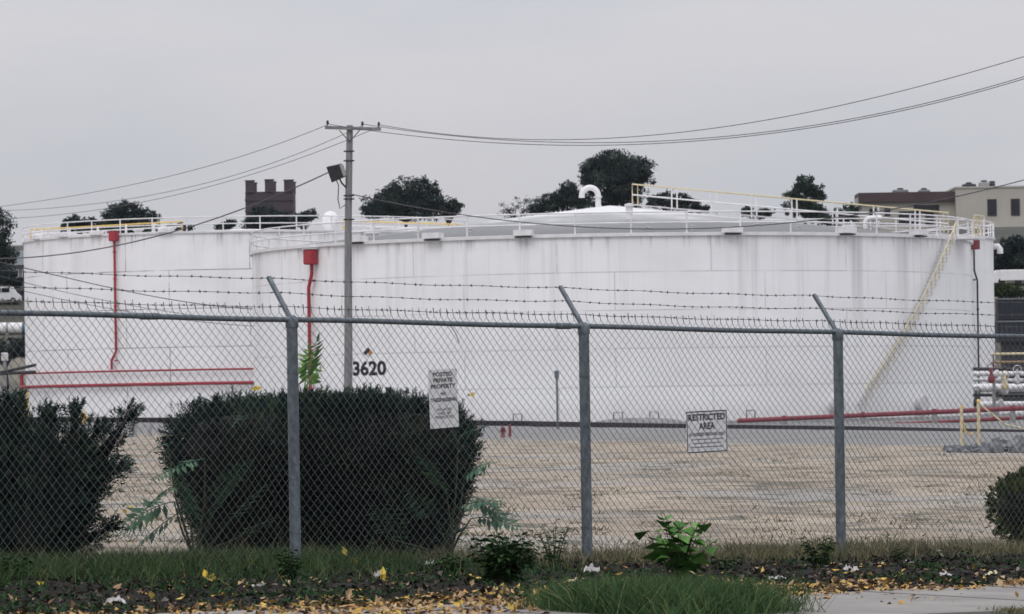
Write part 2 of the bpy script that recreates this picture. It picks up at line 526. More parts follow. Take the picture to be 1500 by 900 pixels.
# ------------------------------------------------------------------ setting
def build_ground():
    m, t, b = nt('gravel_lot')
    tc = t.nodes.new('ShaderNodeTexCoord'); P = tc.outputs['Object']
    def nz(sc, det=6, rough=.6, st=(1, 1, 1)):
        return noise(t, coords(t, 'Object', st), sc, det, rough)
    a = nz(0.22, 7, .62, (1.5, 1, 1))
    base = ramp(t, a, [(.37, (.17, .145, .112)), (.46, (.315, .262, .205)), (.60, (.40, .34, .27))])
    g1 = nz(0.11, 6, .62, (1.3, .8, 1))
    base = mixc(t, ramp(t, g1, [(.50, (0, 0, 0)), (.60, (.65, .65, .65))]), base, (.32, .318, .31))
    g2 = nz(0.5, 8, .7, (1.6, 1, 1))
    base = mixc(t, mathn(t, 'MULTIPLY', ramp(t, g2, [(.535, (0, 0, 0)), (.60, (1, 1, 1))]), .85), base, (.115, .115, .095))
    g4 = nz(1.7, 6, .75, (1.3, .8, 1))
    base = mixc(t, mathn(t, 'MULTIPLY', ramp(t, g4, [(.53, (0, 0, 0)), (.60, (1, 1, 1))]), .7), base, (.10, .095, .08))
    g3 = nz(9.0, 6, .8)
    base = mixc(t, mathn(t, 'MULTIPLY', ramp(t, g3, [(.5, (0, 0, 0)), (.75, (1, 1, 1))]), .35), base, (.14, .13, .115))
    # grey gravel road beyond the lot: y > 119 + 3.2 * (9 - x)
    sep = t.nodes.new('ShaderNodeSeparateXYZ'); t.links.new(P, sep.inputs[0])
    lim = mathn(t, 'ADD', mathn(t, 'MULTIPLY', sep.outputs['X'], -3.4), 158.0)
    dd = mathn(t, 'SUBTRACT', sep.outputs['Y'], lim)
    nn = nz(.08, 5)
    dd = mathn(t, 'ADD', dd, mathn(t, 'MULTIPLY', mathn(t, 'SUBTRACT', nn, .5), 30.0))
    rd = t.nodes.new('ShaderNodeMapRange'); rd.inputs['From Min'].default_value = -6; rd.inputs['From Max'].default_value = 6
    t.links.new(dd, rd.inputs['Value'])
    road = ramp(t, nz(.3, 6), [(.35, (.17, .17, .168)), (.65, (.25, .25, .245))])
    base = mixc(t, rd.outputs[0], base, road)
    t.links.new(base, b.inputs['Base Color'])
    b.inputs['Roughness'].default_value = .95; b.inputs['Specular IOR Level'].default_value = .15
    bump(t, b, nz(3.0, 8, .75), .6, .12)
    ys = list(np.linspace(8, 60, 53)) + list(np.linspace(62, 130, 35)) + list(np.linspace(135, 420, 40)) + [500, 700, 1000, 1600, 3000, 5000]
    fx = np.linspace(-1, 1, 61)
    V = []; nx = len(fx)
    for y in ys:
        wd = 16 + y * 0.55
        for f in fx:
            x = math.copysign(abs(f) ** 1.4, f) * wd
            V.append((x, y, g(x, y) + 0.03 * mnoise.noise(Vector((x * .35, y * .35, 0))) * sstep(38, 44, y)))
    Fc = [(i * nx + k, i * nx + k + 1, (i + 1) * nx + k + 1, (i + 1) * nx + k) for i in range(len(ys) - 1) for k in range(nx - 1)]
    mb = MB(); mb.add(V, Fc, True)
    o = mb.build('ground', m); o['kind'] = 'structure'

    # hill behind the depot
    m, t, b = nt('scrub_hill')
    n1 = noise(t, coords(t), .03, 6)
    c = ramp(t, n1, [(.35, (.03, .035, .03)), (.5, (.06, .058, .045)), (.68, (.19, .17, .135))])
    t.links.new(c, b.inputs['Base Color']); b.inputs['Roughness'].default_value = 1
    V = []
    xs = np.linspace(-260, 260, 66); yy = np.linspace(395, 640, 50)
    for y in list(yy) + [900, 1500]:
        for x in xs:
            k = 1 if y < 650 else 1 + (y - 640) / 400
            V.append((x * k, y, hill(x, y) - 0.15 + (.7 * mnoise.noise(Vector((x * .05, y * .05, 3))) if y > 420 else 0)))
    nx = len(xs)
    Fc = [(i * nx + k, i * nx + k + 1, (i + 1) * nx + k + 1, (i + 1) * nx + k) for i in range(len(yy) + 1) for k in range(nx - 1)]
    mb = MB(); mb.add(V, Fc, True)
    o = mb.build('hill', m); o['kind'] = 'structure'

    # dark soil strip under the fence
    m, t, b = nt('dark_verge_soil')
    n1 = noise(t, coords(t), 4.0, 8, .7); n2 = noise(t, coords(t), 28, 6, .8)
    c = ramp(t, n1, [(.35, (.015, .014, .013)), (.6, (.032, .029, .026)), (.75, (.06, .052, .04))])
    c = mixc(t, mathn(t, 'MULTIPLY', ramp(t, n2, [(.5, (0, 0, 0)), (.8, (1, 1, 1))]), .5), c, (.11, .10, .09))
    t.links.new(c, b.inputs['Base Color']); b.inputs['Roughness'].default_value = 1; b.inputs['Specular IOR Level'].default_value = .1
    bump(t, b, n2, .8, .03)
    V = []; S = np.linspace(-14, 14, 225); T = np.linspace(-1.2, 5.2, 60)
    for tt in T:
        for s in S:
            edge = tt + (.35 * mnoise.noise(Vector((s * .8, 3, 0))) if tt < -0.5 else 0)
            p = P1 + FU * s + FN * edge
            e = sstep(-1.2, -.5, tt) * (1 - sstep(4.7, 5.2, tt))
            z = g(p.x, p.y) + .004 - .05 * (1 - sstep(-1.2, -.8, tt)) + e * (.035 + .06 * mnoise.noise(p * 1.7) + .03 * mnoise.noise(p * 6))
            V.append((p.x, p.y, z))
    nx = len(S)
    Fc = [(i * nx + k, (i + 1) * nx + k, (i + 1) * nx + k + 1, i * nx + k + 1) for i in range(len(T) - 1) for k in range(nx - 1)]
    mb = MB(); mb.add(V, Fc, True)
    o = mb.build('verge', m); o['kind'] = 'structure'

    # concrete sidewalk in front of the verge, slabs with open joints
    m, t, b = nt('sidewalk_concrete')
    n1 = noise(t, coords(t), 1.3, 8, .65); n2 = noise(t, coords(t), 60, 3)
    c = ramp(t, n1, [(.3, (.155, .145, .135)), (.65, (.255, .24, .225))])
    c = mixc(t, mathn(t, 'MULTIPLY', n2, .3), c, (.18, .17, .16))
    t.links.new(c, b.inputs['Base Color']); b.inputs['Roughness'].default_value = .9; bump(t, b, n2, .25, .005)
    mb = MB()
    for k in range(-10, 10):
        s0, s1 = k * 1.5 + .006, (k + 1) * 1.5 - .006
        q = [fence_pt(s, tt) + Vector((0, 0, .03 + .006 * ((k * 7) % 3 - 1))) for s, tt in ((s0, 5.18), (s0, 7.95), (s1, 7.95), (s1, 5.18))]
        lo = [p - Vector((0, 0, .12)) for p in q]
        mb.add(q + lo, [(0, 1, 2, 3), (0, 4, 5, 1), (1, 5, 6, 2), (2, 6, 7, 3), (3, 7, 4, 0)])
    o = mb.build('sidewalk', m); o['kind'] = 'structure'

# ------------------------------------------------------------------ fence
def build_fence():
    root = thing('chain_link_fence', 'tall galvanised chain link fence topped with three strands of barbed wire', 'fence', fence_pt(0))
    S0, S1 = -SPAN * 1.25, SPAN * 3.2
    # posts and their slanting barbed wire arms
    arms = []
    for k in range(-1, 4):
        s = k * SPAN + (.0 if k != 1 else .03)
        b = fence_pt(s); tz = rail_z(s)
        mb = MB()
        mb.tube([b - Vector((0, 0, .3)), b + Vector((0, 0, tz - b.z - .02))], .048, 20)
        post = mb.build('post', M['galv'], root)
        mb = MB()  # domed cap with the loop for the rail
        c = Vector((b.x, b.y, tz))
        mb.lathe([(.053, -.07), (.056, -.06), (.056, -.01), (.05, .015), (.03, .035), (.0, .042)], c, 20)
        mb.build('post_cap', M['galv'], post)
        # arm: pressed steel channel leaning away from the street
        a0 = Vector((b.x, b.y, tz + .0)) - FN * .01
        a1 = a0 - FN * .30 + Vector((0, 0, .375))
        d = (a1 - a0).normalized(); up = FU.cross(d).normalized()
        mb = MB()
        mb.box((a0 + a1) / 2 + up * .012, ((a1 - a0).length, .034, .004), d, FU, up)
        mb.box((a0 + a1) / 2 + FU * .017, ((a1 - a0).length, .004, .028), d, FU, up)
        mb.box((a0 + a1) / 2 - FU * .017, ((a1 - a0).length, .004, .028), d, FU, up)
        mb.build('barbed_wire_arm', M['galv'], post)
        arms.append((s, a0, a1))
        # tie wires round the post
        for h in (.35, .8, 1.25, 1.7):
            tb = MB()
            zc = b.z + (tz - b.z) * h / 2.15
            tb.tube([Vector((b.x + .052 * cos(q), b.y + .052 * sin(q), zc + .008 * sin(q * 2))) for q in np.linspace(0, 2 * pi, 14)[:-1]], .003, 4, closed=True)
            tb.build('tie_wire', M['galv'], post)
    # top rail with a swaged sleeve
    mb = MB()
    mb.tube([Vector((*fence_pt(s).xy, rail_z(s) + .004 * sin(s * 2.1))) for s in np.linspace(S0, S1, 60)], .0235, 14)
    rail = mb.build('top_rail', M['galv'], root)
    for sc in (SPAN - .22, -SPAN * .45):
        mb = MB(); mb.tube([Vector((*fence_pt(sc - .09).xy, rail_z(sc))), Vector((*fence_pt(sc + .09).xy, rail_z(sc)))], .029, 14)
        mb.build('rail_sleeve', M['galv'], rail)
    # woven fabric on the street side of the posts
    a, bq = .0405, .0440
    ks = np.arange(int(S0 / a), int(S1 / a))
    rows = 50
    P, Q, Rr = [], [], []
    u = np.array(FU); n = np.array(FN); p1 = np.array(P1)
    def pt(s, h, off):
        # slack belly between posts and hand-woven unevenness
        belly = .020 * np.sin(s * 1.9 + h * 2.3) + .014 * np.sin(s * 5.1 - h) + .03 * np.clip(h - 1.5, 0, 1) * np.sin(s * 2.7)
        sw = s + .012 * np.sin(h * 2.6 + s * .7) + .005 * np.sin(h * 7 + s * 3.1)
        base = p1[None] + sw[:, None] * u[None] + (.052 + belly + off)[:, None] * n[None]
        base[:, 2] = 2.168 - .0165 * s + .055 - h
        return base
    K, J = np.meshgrid(ks, np.arange(rows), indexing='ij')
    K = K.ravel(); J = J.ravel()
    sA = K * a + ((J + K) % 2) * a; sB = K * a + ((J + 1 + K) % 2) * a
    down_right = sB > sA
    off = np.where(down_right, .0022, -.0022)
    A = pt(sA, J * bq, off); B = pt(sB, (J + 1) * bq, off)
    rad = np.where(down_right, .0025, .00135)  # rising wires thinner: the weave's uneven lighting is put into their shape
    # twisted, pointed ends along the top
    kt = ks
    st = kt * a + ((0 + kt) % 2) * a
    T0 = pt(st, np.zeros(len(st)), np.zeros(len(st)))
    T1 = T0.copy(); T1[:, 2] += RNG.uniform(.05, .08, len(st)); T1 -= u[None] * RNG.uniform(.002, .022, len(st))[:, None]
    A = np.concatenate([A, T0]); B = np.concatenate([B, T1]); rad = np.concatenate([rad, np.full(len(st), .0024)])
    D = norm(B - A)
    X = norm(np.cross(D, n[None])); Y = np.cross(D, X)
    vs = []
    for end in (A, B):
        for q in range(4):
            an = q * pi / 2 + pi / 4
            vs.append(end + (X * cos(an) + Y * sin(an)) * rad[:, None])
    V = np.stack(vs, axis=1); m = len(A)
    o = np.arange(m)[:, None] * 8
    Fc = np.concatenate([o + np.array([[q, (q + 1) % 4, 4 + (q + 1) % 4, 4 + q]]) for q in range(4)])
    np_obj('chain_link_mesh', V, Fc, M['wire'], root, smooth=True)
    # barbed wire: three twisted strands sagging from arm to arm
    for fr, sag in ((.97, .012), (.63, .016), (.30, .010)):
        mb = MB(); path = []
        for i in range(len(arms) - 1):
            q0 = arms[i][1].lerp(arms[i][2], fr); q1 = arms[i + 1][1].lerp(arms[i + 1][2], fr)
            for k in range(30):
                f = k / 30
                path.append(q0.lerp(q1, f) - Vector((0, 0, sag * 4 * f * (1 - f))) + Vector((0, 0, .004 * sin(f * 19 + i))))
        path.append(q1)
        mb.tube(path, .0027, 5)
        L = 0
        for i in range(len(path) - 1):
            seg = (path[i + 1] - path[i])
            if i % 1 == 0:
                c = path[i] + seg * random.uniform(.1, .6)
                d = seg.normalized()
                for q in range(2):
                    r = Vector((random.gauss(0, 1), random.gauss(0, 1), random.gauss(0, 1))); r = (r - d * r.dot(d)).normalized()
                    mb.tube([c - r * .014 + d * .006 * q, c + r * .014 + d * .006 * q], .0024, 4)
                mb.tube([c - d * .010, c + d * .010], .0055, 5)
        mb.build('barbed_wire', M['barb'], root)
    # a bent loose wire end hanging by the rail
    mb = MB(); mb.tube([W(652, 474, 36.2), W(662, 480, 36.2), W(668, 490, 36.2), W(673, 503, 36.2)], .004, 5)
    mb.build('loose_wire', M['barb'], root)

def fence_s(px):
    """where along the fence the photo column px falls"""
    t = (px - CX) / F
    # (P1.x + s ux) = t (P1.y + s uy)
    return (t * P1.y - P1.x) / (FU.x - t * FU.y)

def build_sign(label, corners, lines, border, name):
    """flat plate behind the mesh; corners in photo pixels TL TR BR BL"""
    pts = []
    for px, py in corners:
        s = fence_s(px); q = P1 + FU * s + FN * .028
        pts.append(W(px, py, q.y))
    ctr = sum(pts, Vector()) / 4
    ux = ((pts[1] - pts[0]) + (pts[2] - pts[3])); wd = ux.length / 2; ux.normalize()
    uz = ((pts[0] - pts[3]) + (pts[1] - pts[2])); ht = uz.length / 2
    uz = (uz - ux * uz.dot(ux)).normalized()
    nn = ux.cross(uz) * 1.0
    if nn.dot(FN) < 0: nn = -nn
    root = thing(name, label, 'sign', ctr - uz * ht / 2)
    mb = MB(); mb.box(ctr, (wd, ht, .003), ux, uz, nn)
    plate = mb.build('sign_plate', M['sign_white'], root)
    f = nn * .0025
    if border:
        mb = MB()
        bw = .009
        for sg in (-1, 1):
            mb.box(ctr + f + uz * sg * (ht / 2 - bw), (wd - bw, bw, .001), ux, uz, nn)
            mb.box(ctr + f + ux * sg * (wd / 2 - bw), (bw, ht - 3 * bw, .001), ux, uz, nn)
        mb.build('sign_border', M['ink'], plate)
    for body, cy, hh, ww, bold in lines:
        o = ctr + f + uz * (ht * (.5 - cy))
        if body is None:      # print too small to read: rows of word-length marks
            mb = MB(); x = -ww / 2 * wd
            while x < ww / 2 * wd:
                l = random.uniform(.016, .04)
                l = min(l, ww / 2 * wd - x)
                if l > .006:
                    mb.box(o + ux * (x + l / 2), (l, hh * ht, .001), ux, uz, nn)
                x += l + .008
            mb.build('small_print', M['ink'], plate)
        else:
            text_part('lettering', body, hh * ht, M['ink'], o, ux, uz, plate, width=ww * wd, bold=bold)
    # wire clips in the corners
    for sx in (-1, 1):
        for sz in (-1, 1):
            mb = MB(); c = ctr + ux * sx * (wd / 2 - .012) + uz * sz * (ht / 2 - .012)
            mb.tube([c + nn * .004 + ux * .008, c + nn * .022, c + nn * .004 - ux * .008], .0018, 4)
            mb.build('wire_clip', M['galv'], root)

def build_signs():
    build_sign('narrow tilted white sign reading posted private property no trespassing',
               ((626.5, 542), (669, 540), (672, 625), (631, 629)),
               [('POSTED', .085, .074, .68, .035), ('PRIVATE', .187, .074, .68, .035), ('PROPERTY', .289, .074, .86, .035),
                ('NO', .415, .06, .19, .035), ('TRESPASSING', .52, .068, .92, .035),
                ('VIOLATORS', .685, .046, .52, .02), ('WILL BE', .75, .046, .42, .02), ('PROSECUTED', .815, .046, .64, .02)], False, 'trespass_sign')
    build_sign('square white sign with black border reading restricted area',
               ((1004, 603), (1064, 600), (1066, 661.5), (1007, 665)),
               [('RESTRICTED', .155, .16, .90, .035), ('AREA', .365, .16, .40, .035), ('AUTHORIZED PERSONNEL ONLY', .56, .08, .88, .03),
                (None, .68, .02, .78, 0), (None, .77, .02, .70, 0), (None, .86, .02, .80, 0)], True, 'restricted_area_sign')

# ------------------------------------------------------------------ tanks
def make_tank(label, pxc, C, R, H, peak, seam, streak, bw, nposts, rail_r, phase, roofm, yellow_mid=()):
    X = (pxc - CX) / F * C
    root = thing('storage_tank', label, 'storage tank', (X, C, 0), 'white oil storage tanks')
    cen = Vector((X, C, 0))
    face = atan2(X, C)      # turn of the tank's front towards the eye
    def P(th, r, z):
        a = th - face
        return cen + Vector((r * sin(a), -r * cos(a), z))
    # shell with unrolled coordinates
    n = 144
    me = bpy.data.meshes.new('shell')
    vs, fs, uvs = [], [], []
    rows = [0.0, H * .5, H]
    for z in rows:
        for k in range(n + 1):
            a = -pi + 2 * pi * k / n
            p = P(a, R, z) - cen; vs.append(tuple(p))
    for i in range(len(rows) - 1):
        for k in range(n):
            fs.append((i * (n + 1) + k, i * (n + 1) + k + 1, (i + 1) * (n + 1) + k + 1, (i + 1) * (n + 1) + k))
    me.from_pydata(vs, [], fs)
    ul = me.uv_layers.new(name='unrolled')
    for pl in me.polygons:
        pl.use_smooth = True
        for li in pl.loop_indices:
            vi = me.loops[li].vertex_index
            k = vi % (n + 1); i = vi // (n + 1)
            ul.data[li].uv = ((-pi + 2 * pi * k / n) * R + 200 + phase, rows[i])
    me.materials.append(tank_wall('tank_wall_paint', H, seam, streak, bw))
    so = bpy.data.objects.new('shell', me); COL.objects.link(so); so.parent = root
    # roof
    mb = MB()
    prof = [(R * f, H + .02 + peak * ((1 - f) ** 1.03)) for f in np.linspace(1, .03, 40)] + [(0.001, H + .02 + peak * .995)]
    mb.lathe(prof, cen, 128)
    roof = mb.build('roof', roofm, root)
    # eave ring
    mb = MB()
    mb.lathe([(R + .002, H - .16), (R + .16, H - .15), (R + .17, H + .03), (R - .05, H + .05)], cen, 144, False)
    mb.build('eave_ring', M['white'], root)
    # guard rail
    rr = R + .06
    for h in (.60, 1.22):
        mb = MB()
        mb.tube([P(2 * pi * k / 120, rr, H + .03 + h) for k in range(120)], rail_r * .85, 6, closed=True)
        mb.build('guard_rail', M['white'], root)
    for k in range(nposts):
        th = 2 * pi * (k + .37) / nposts
        mb = MB(); mb.tube([P(th, rr, H + .02), P(th, rr, H + 1.26)], rail_r, 6)
        mb.build('railing_post', M['white'], root)
    return root, P, roof

def theta(px, pxc, C, R):
    lo, hi = 0.0, math.acos(R / C)
    for _ in range(40):
        m = (lo + hi) / 2
        if F * R * sin(m) / (C - R * cos(m)) < abs(px - pxc): lo = m
        else: hi = m
    return math.copysign(lo, px - pxc)

def foam_pipe(root, P, th, R, H, z0, mbox, mpipe, jog, zjog, top, pr=.11):
    mb = MB()
    c = P(th, R + .38, top); out = (P(th, R + 1, 0) - P(th, R, 0)); tang = Vector((-out.y, out.x, 0))
    mb.box(c, (.75, .62, .92), tang, out, (0, 0, 1), .06)
    bx = mb.build('foam_chamber', mbox, root)
    mb = MB(); mb.box(c + Vector((0, 0, .49)), (.85, .72, .06), tang, out); mb.build('chamber_lid', M['white_dirty'], bx)
    mb = MB()
    d = jog / R
    mb.tube([P(th, R + .3, top - .45), P(th, R + .3, zjog + .4), P(th + d * .5, R + .3, zjog), P(th + d, R + .3, zjog - .4), P(th + d, R + .3, z0)], pr, 8)
    pp = mb.build('foam_pipe', mpipe, root)
    for z in np.arange(z0 + .8, top - 1, 2.4):
        mb = MB(); a = th + (d if z < zjog - .4 else 0)
        mb.tube([P(a, R + .3, z - .06), P(a, R + .3, z + .06)], pr * 1.5, 8); mb.build('pipe_flange', mpipe, pp)

def ring_pipe(root, P, th0, th1, r, z, rad, m, name='ring_pipe', parent=None):
    mb = MB()
    mb.tube([P(th0 + (th1 - th0) * k / 60, r, z) for k in range(61)], rad, 8)
    return mb.build(name, m, parent or root)

def walkway(root, P, H, R, peak, th, r0, r1, mtop, mpost, spacing, rad, hh=1.35):
    zr = lambda r: H + .1 + peak * max(0, 1 - r / R)
    deck = MB()
    rad_d = (P(th, 2, 0) - P(th, 1, 0)); side = Vector((-rad_d.y, rad_d.x, 0))
    a, b = P(th, r0, zr(r0)), P(th, r1, zr(r1))
    dv = (b - a).normalized()
    deck.box((a + b) / 2 + Vector((0, 0, .1)), ((b - a).length, .9, .08), dv, side, dv.cross(side))
    dk = deck.build('roof_walkway', M['white_dirty'], root)
    for sg in (-1, 1):
        o = side * (.45 * sg)
        mb = MB(); mb.tube([a + o + Vector((0, 0, .15)), a + o + Vector((0, 0, hh)), b + o + Vector((0, 0, hh)), b + o + Vector((0, 0, .15))], rad, 6, smooth=False)
        mb.build('handrail', mtop, dk)
        mb = MB(); mb.tube([a + o + Vector((0, 0, hh * .52)), b + o + Vector((0, 0, hh * .52))], rad * .9, 6); mb.build('mid_rail', mpost, dk)
        L = (b - a).length; k = spacing
        while k < L - .5:
            q = a + dv * k + o
            mb = MB(); mb.tube([q, q + Vector((0, 0, hh))], rad, 6); mb.build('handrail_post', mpost, dk)
            k += spacing

def build_tanks():
    # ---- the big tank with the number
    pxc, C, R, H, peak = 898.0, 262.0, 22.9, 11.18, 2.75
    half = 526.0
    T = lambda px, rr=22.9: theta(px, pxc, C, rr)
    M['roof1'] = roof_mat('white_to_grey_roof', R)
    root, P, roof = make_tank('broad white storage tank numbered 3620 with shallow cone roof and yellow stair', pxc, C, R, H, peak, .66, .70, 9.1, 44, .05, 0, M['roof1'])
    foam_pipe(root, P, T(457, R + .4), R, H, 1.0, M['red'], M['red'], -.35, 9.0, H - .75)
    # number, bent round the wall
    th0 = T(541)
    def wrap(u, w):
        return P(th0 + u / R, R + .012, 3.62 + w)
    text_part('tank_number', '3620', .90, M['ink'], (0, 0, 0), (1, 0, 0), (0, 0, 1), root, width=2.72, bold=.035, warp=wrap)
    # hazard diamond of four coloured quarters
    thd = T(540.0)
    hd = None
    for (u0, w0, mm) in ((-.16, 0, M['ink']), (.16, 0, mat('orange_paint', (.5, .2, .06), (.4, .17, .06), 4)), (0, .16, M['brown_steel']), (0, -.16, M['white_dirty'])):
        mb = MB()
        q = [P(thd + (u0 + du) / R / .8, R + .015, 4.55 + w0 + dw) for du, dw in ((0, -.16), (.16, 0), (0, .16), (-.16, 0))]
        mb.add(q, [(0, 1, 2, 3)])
        mb.build('hazard_diamond', mm, root)
    # eave vents
    for px in (530, 772, 1075, 1240, 1345, 640):
        th = T(px); out = (P(th, R + 1, 0) - P(th, R, 0)); tang = Vector((-out.y, out.x, 0))
        mb = MB(); c = P(th, R + .1, H + .22)
        mb.prism([(-.55, 0), (.55, 0), (.55, .34), (-.55, .34)], out * -.7, c + out * .42 - Vector((0, 0, .22)), tang, (0, 0, 1))
        v = mb.build('eave_vent', M['white'], root)
        mb = MB(); mb.box(c + out * .2 - Vector((0, 0, .30)), (.9, .4, .08), tang, out); mb.build('vent_underside', M['dark_metal'], v)  # dark slab below the white vent box
    # gooseneck vent near the crown of the roof
    c = P(radians(-90), .75, 0); zt = H + peak - .1
    mb = MB(); rr = .52
    stem = [c + Vector((0, 0, zt - .1)), c + Vector((0, 0, zt + .75))]
    arc = [c + Vector((-rr + rr * cos(a), 0, zt + .75 + rr * sin(a))) for a in np.linspace(0, pi, 14)[1:]]
    mb.tube(stem + arc + [arc[-1] - Vector((0, 0, .12))], .185, 12)
    gn = mb.build('gooseneck_vent', M['white'], root)
    mb = MB(); mb.lathe([(.0, .62), (.27, .62), (.27, .70), (0, .70)], c + Vector((0, 0, zt)), 14); mb.build('vent_flange', M['white'], gn)
    # low stub vents and hatches
    def stub(px, fr, dia, h, mm, name='stub_vent', sg=1):
        u = (px - pxc) / F * C
        r = max(abs(u) + .2, fr * R); a = asin(u / r)
        if sg < 0: a = pi - a
        z = H + peak * (1 - r / R)
        mb = MB(); mb.lathe([(dia, 0), (dia, h * .85), (dia * 1.35, h * .85), (dia * 1.35, h), (0, h * 1.06)], P(a, r, z - .1), 14, False)
        mb.build(name, mm, root)
    stub(925, .50, .22, 1.0, M['white'])
    for px, fr in ((705, .8), (880, .86), (1010, .85), (1155, .86), (1100, .78), (630, .82), (950, .9), (1010, .92)):
        stub(px, fr, .16, .28, M['white_dirty'], 'roof_nozzle')
    stub(543, .70, .42, .75, M['white'], 'roof_hatch', -1); stub(560, .69, .36, .55, M['white'], 'roof_hatch', -1)
    stub(608, .62, .62, .45, M['dark_metal'], 'roof_hatch', -1)
    # elbow vent
    c = P(radians(64), 17.6, H + peak * .24)
    mb = MB(); mb.tube([c, c + Vector((0, 0, .45)), c + Vector((.12, 0, .62)), c + Vector((.35, 0, .68)), c + Vector((1.0, 0, .68))], .16, 10); mb.build('elbow_vent', M['white'], root)
    # walkway from crown to stair
    thw = radians(67)
    walkway(root, P, H, R, peak, thw, 1.75, R - .4, M['pale_yellow'], M['white'], 2.72, .05, 1.4)
    # stair round the wall
    t0, t1 = T(1268, R + .84), T(1403, R + .84)
    z0, z1 = .9, H - .1
    N = 44
    st = MB()
    stair = None
    for rad_ in (R + .12, R + .82):
        st = MB()
        pts = [P(t0 + (t1 - t0) * k / 40, rad_, z0 + (z1 - z0) * k / 40) for k in range(41)]
        for k in range(40):
            a, b = pts[k], pts[k + 1]
            st.add([a - Vector((0, 0, .09)), b - Vector((0, 0, .09)), b + Vector((0, 0, .09)), a + Vector((0, 0, .09))], [(0, 1, 2, 3)])
        if stair is None: stair = st.build('stairway', M['white'], root)
        else: st.build('stringer', M['white'], stair)
    for k in range(N):
        f = (k + .5) / N; th = t0 + (t1 - t0) * f
        mb = MB(); out = (P(th, R + 1, 0) - P(th, R, 0)); tang = Vector((-out.y, out.x, 0))
        mb.box(P(th, R + .47, z0 + (z1 - z0) * f), (.25, .68, .04), tang, out)
        mb.build('stair_tread', M['white_dirty'], stair)
    mb = MB()
    mb.tube([P(t0 + (t1 - t0) * k / 40, R + .84, z0 + .95 + (z1 - z0) * k / 40) for k in range(41)], .045, 6)
    mb.build('stair_handrail', M['pale_yellow'], stair)
    for k in range(0, 41, 2):
        q = P(t0 + (t1 - t0) * k / 40, R + .84, z0 + (z1 - z0) * k / 40)
        mb = MB(); mb.tube([q, q + Vector((0, 0, .95))], .035, 5); mb.build('baluster', M['pale_yellow'], stair)
    # landing at the head of the stair
    th = radians(71); out = (P(th, R + 1, 0) - P(th, R, 0)); tang = Vector((-out.y, out.x, 0))
    mb = MB(); mb.box(P(th, R + .55, H + .02), (2.6, 1.5, .22), tang, out); ld = mb.build('landing', M['white'], root)
    for a in (-1.25, -.4, .45, 1.25):
        mb = MB(); q = P(th, R + 1.25, H + .1) + tang * a
        mb.tube([q, q + Vector((0, 0, 1.25))], .055, 6); mb.build('landing_post', M['pale_yellow'] if a < .6 else M['white'], ld)
    for h in (.65, 1.25):
        q = P(th, R + 1.25, H + .1 + h)
        mb = MB(); mb.tube([q - tang * 1.25, q + tang * 1.25], .05, 6); mb.build('landing_rail', M['pale_yellow'] if h > 1 else M['white'], ld)
    # foundation and draw-off fittings
    mb = MB(); mb.lathe([(R + .5, -.1), (R + .45, .16), (R - .05, .18)], cen_of(root), 96, False); mb.build('foundation_ring', M['concrete'], root)
    for px in (760, 905, 957, 1096, 1348):
        th = T(px); out = (P(th, R + 1, 0) - P(th, R, 0)); tang = Vector((-out.y, out.x, 0))
        c = P(th, R + .35, .2)
        mb = MB(); mb.tube([c - tang * .26, c - tang * .26 + Vector((0, 0, .55)), c + tang * .26 + Vector((0, 0, .55)), c + tang * .26], .035, 6, smooth=False)
        mb.build('hoop_step', M['dark_metal'], root)
    for px in (1222, 1345):
        th = T(px); mb = MB(); c = P(th, R, .95); out = P(th, R + .35, .95)
        mb.tube([c, out], .42, 16); mh = mb.build('manway', M['white_dirty'], root)
        mb = MB(); mb.tube([P(th, R + .35, .95), P(th, R + .42, .95)], .52, 16); mb.build('manway_cover', M['white_dirty'], mh)

    # ---- taller tank behind it
    pxc, C, H, peak = 365.0, 380.0, 16.9, 1.0
    R = C * sin(math.atan(325 / F)); half = 325.0
    T2 = lambda px, rr=None: theta(px, pxc, C, rr or R)
    root2, P, roof = make_tank('white storage tank with red double ring pipe low on its wall and dark plate seams', pxc, C, R, H, peak, .16, .22, 11.5, 40, .06, 37, M['white'])
    foam_pipe(root2, P, T2(171, R + .4), R, H, 4.9, M['red'], M['red'], -.5, 6.1, H - .2)
    # clear of the wall: they start just outside its silhouette
    rp = ring_pipe(root2, P, radians(-97), radians(4), R + .42, 4.75, .085, M['red'])
    rq = ring_pipe(root2, P, radians(-97), radians(4), R + .42, 3.55, .135, M['red'])
    mb = MB(); mb.tube([P(radians(-91), R + .42, 3.5), P(radians(-91), R + .42, 4.8)], .17, 8); mb.build('pipe_riser', M['red'], rq)
    # roof walkways with yellow rails
    for th, r0, r1 in ((radians(-82), 6.0, R - .6), (radians(84), 9, R - .6)):
        walkway(root2, P, H, R, peak, th, r0, r1, M['yellow'], M['white'], 2.6, .055, .95)
    c = P(radians(88), 7.8, H + peak * .5)
    mb = MB(); mb.lathe([(.55, -.3), (.55, .5), (.78, .8), (.74, 1.5), (.45, 1.95), (0, 2.1)], c, 18); mb.build('breather_vent', M['white'], root2)
    for dx in (9.5, 12.2, 13.6, -10, -7):
        mb = MB(); c = P(radians(90 if dx > 0 else -90), abs(dx), H + peak * (1 - abs(dx) / R) + .02)
        mb.lathe([(.35, -.2), (.35, .45), (.5, .45), (.5, .6), (0, .68)], c, 14, False); mb.build('roof_hatch', M['white'], root2)
    for th in (-66, -52, -20, -40):
        th = radians(th); out = (P(th, R + 1, 0) - P(th, R, 0)); tang = Vector((-out.y, out.x, 0))
        mb = MB(); mb.box(P(th, R + .15, H + .15), (1.3, .6, .45), tang, out, (0, 0, 1), .05); mb.build('eave_vent', M['white'], root2)

    # ---- third tank, mostly hidden
    pxc, C, H = 1184.0, 345.0, 14.55
    R = C * sin(math.atan(273 / F)); half = 273.0
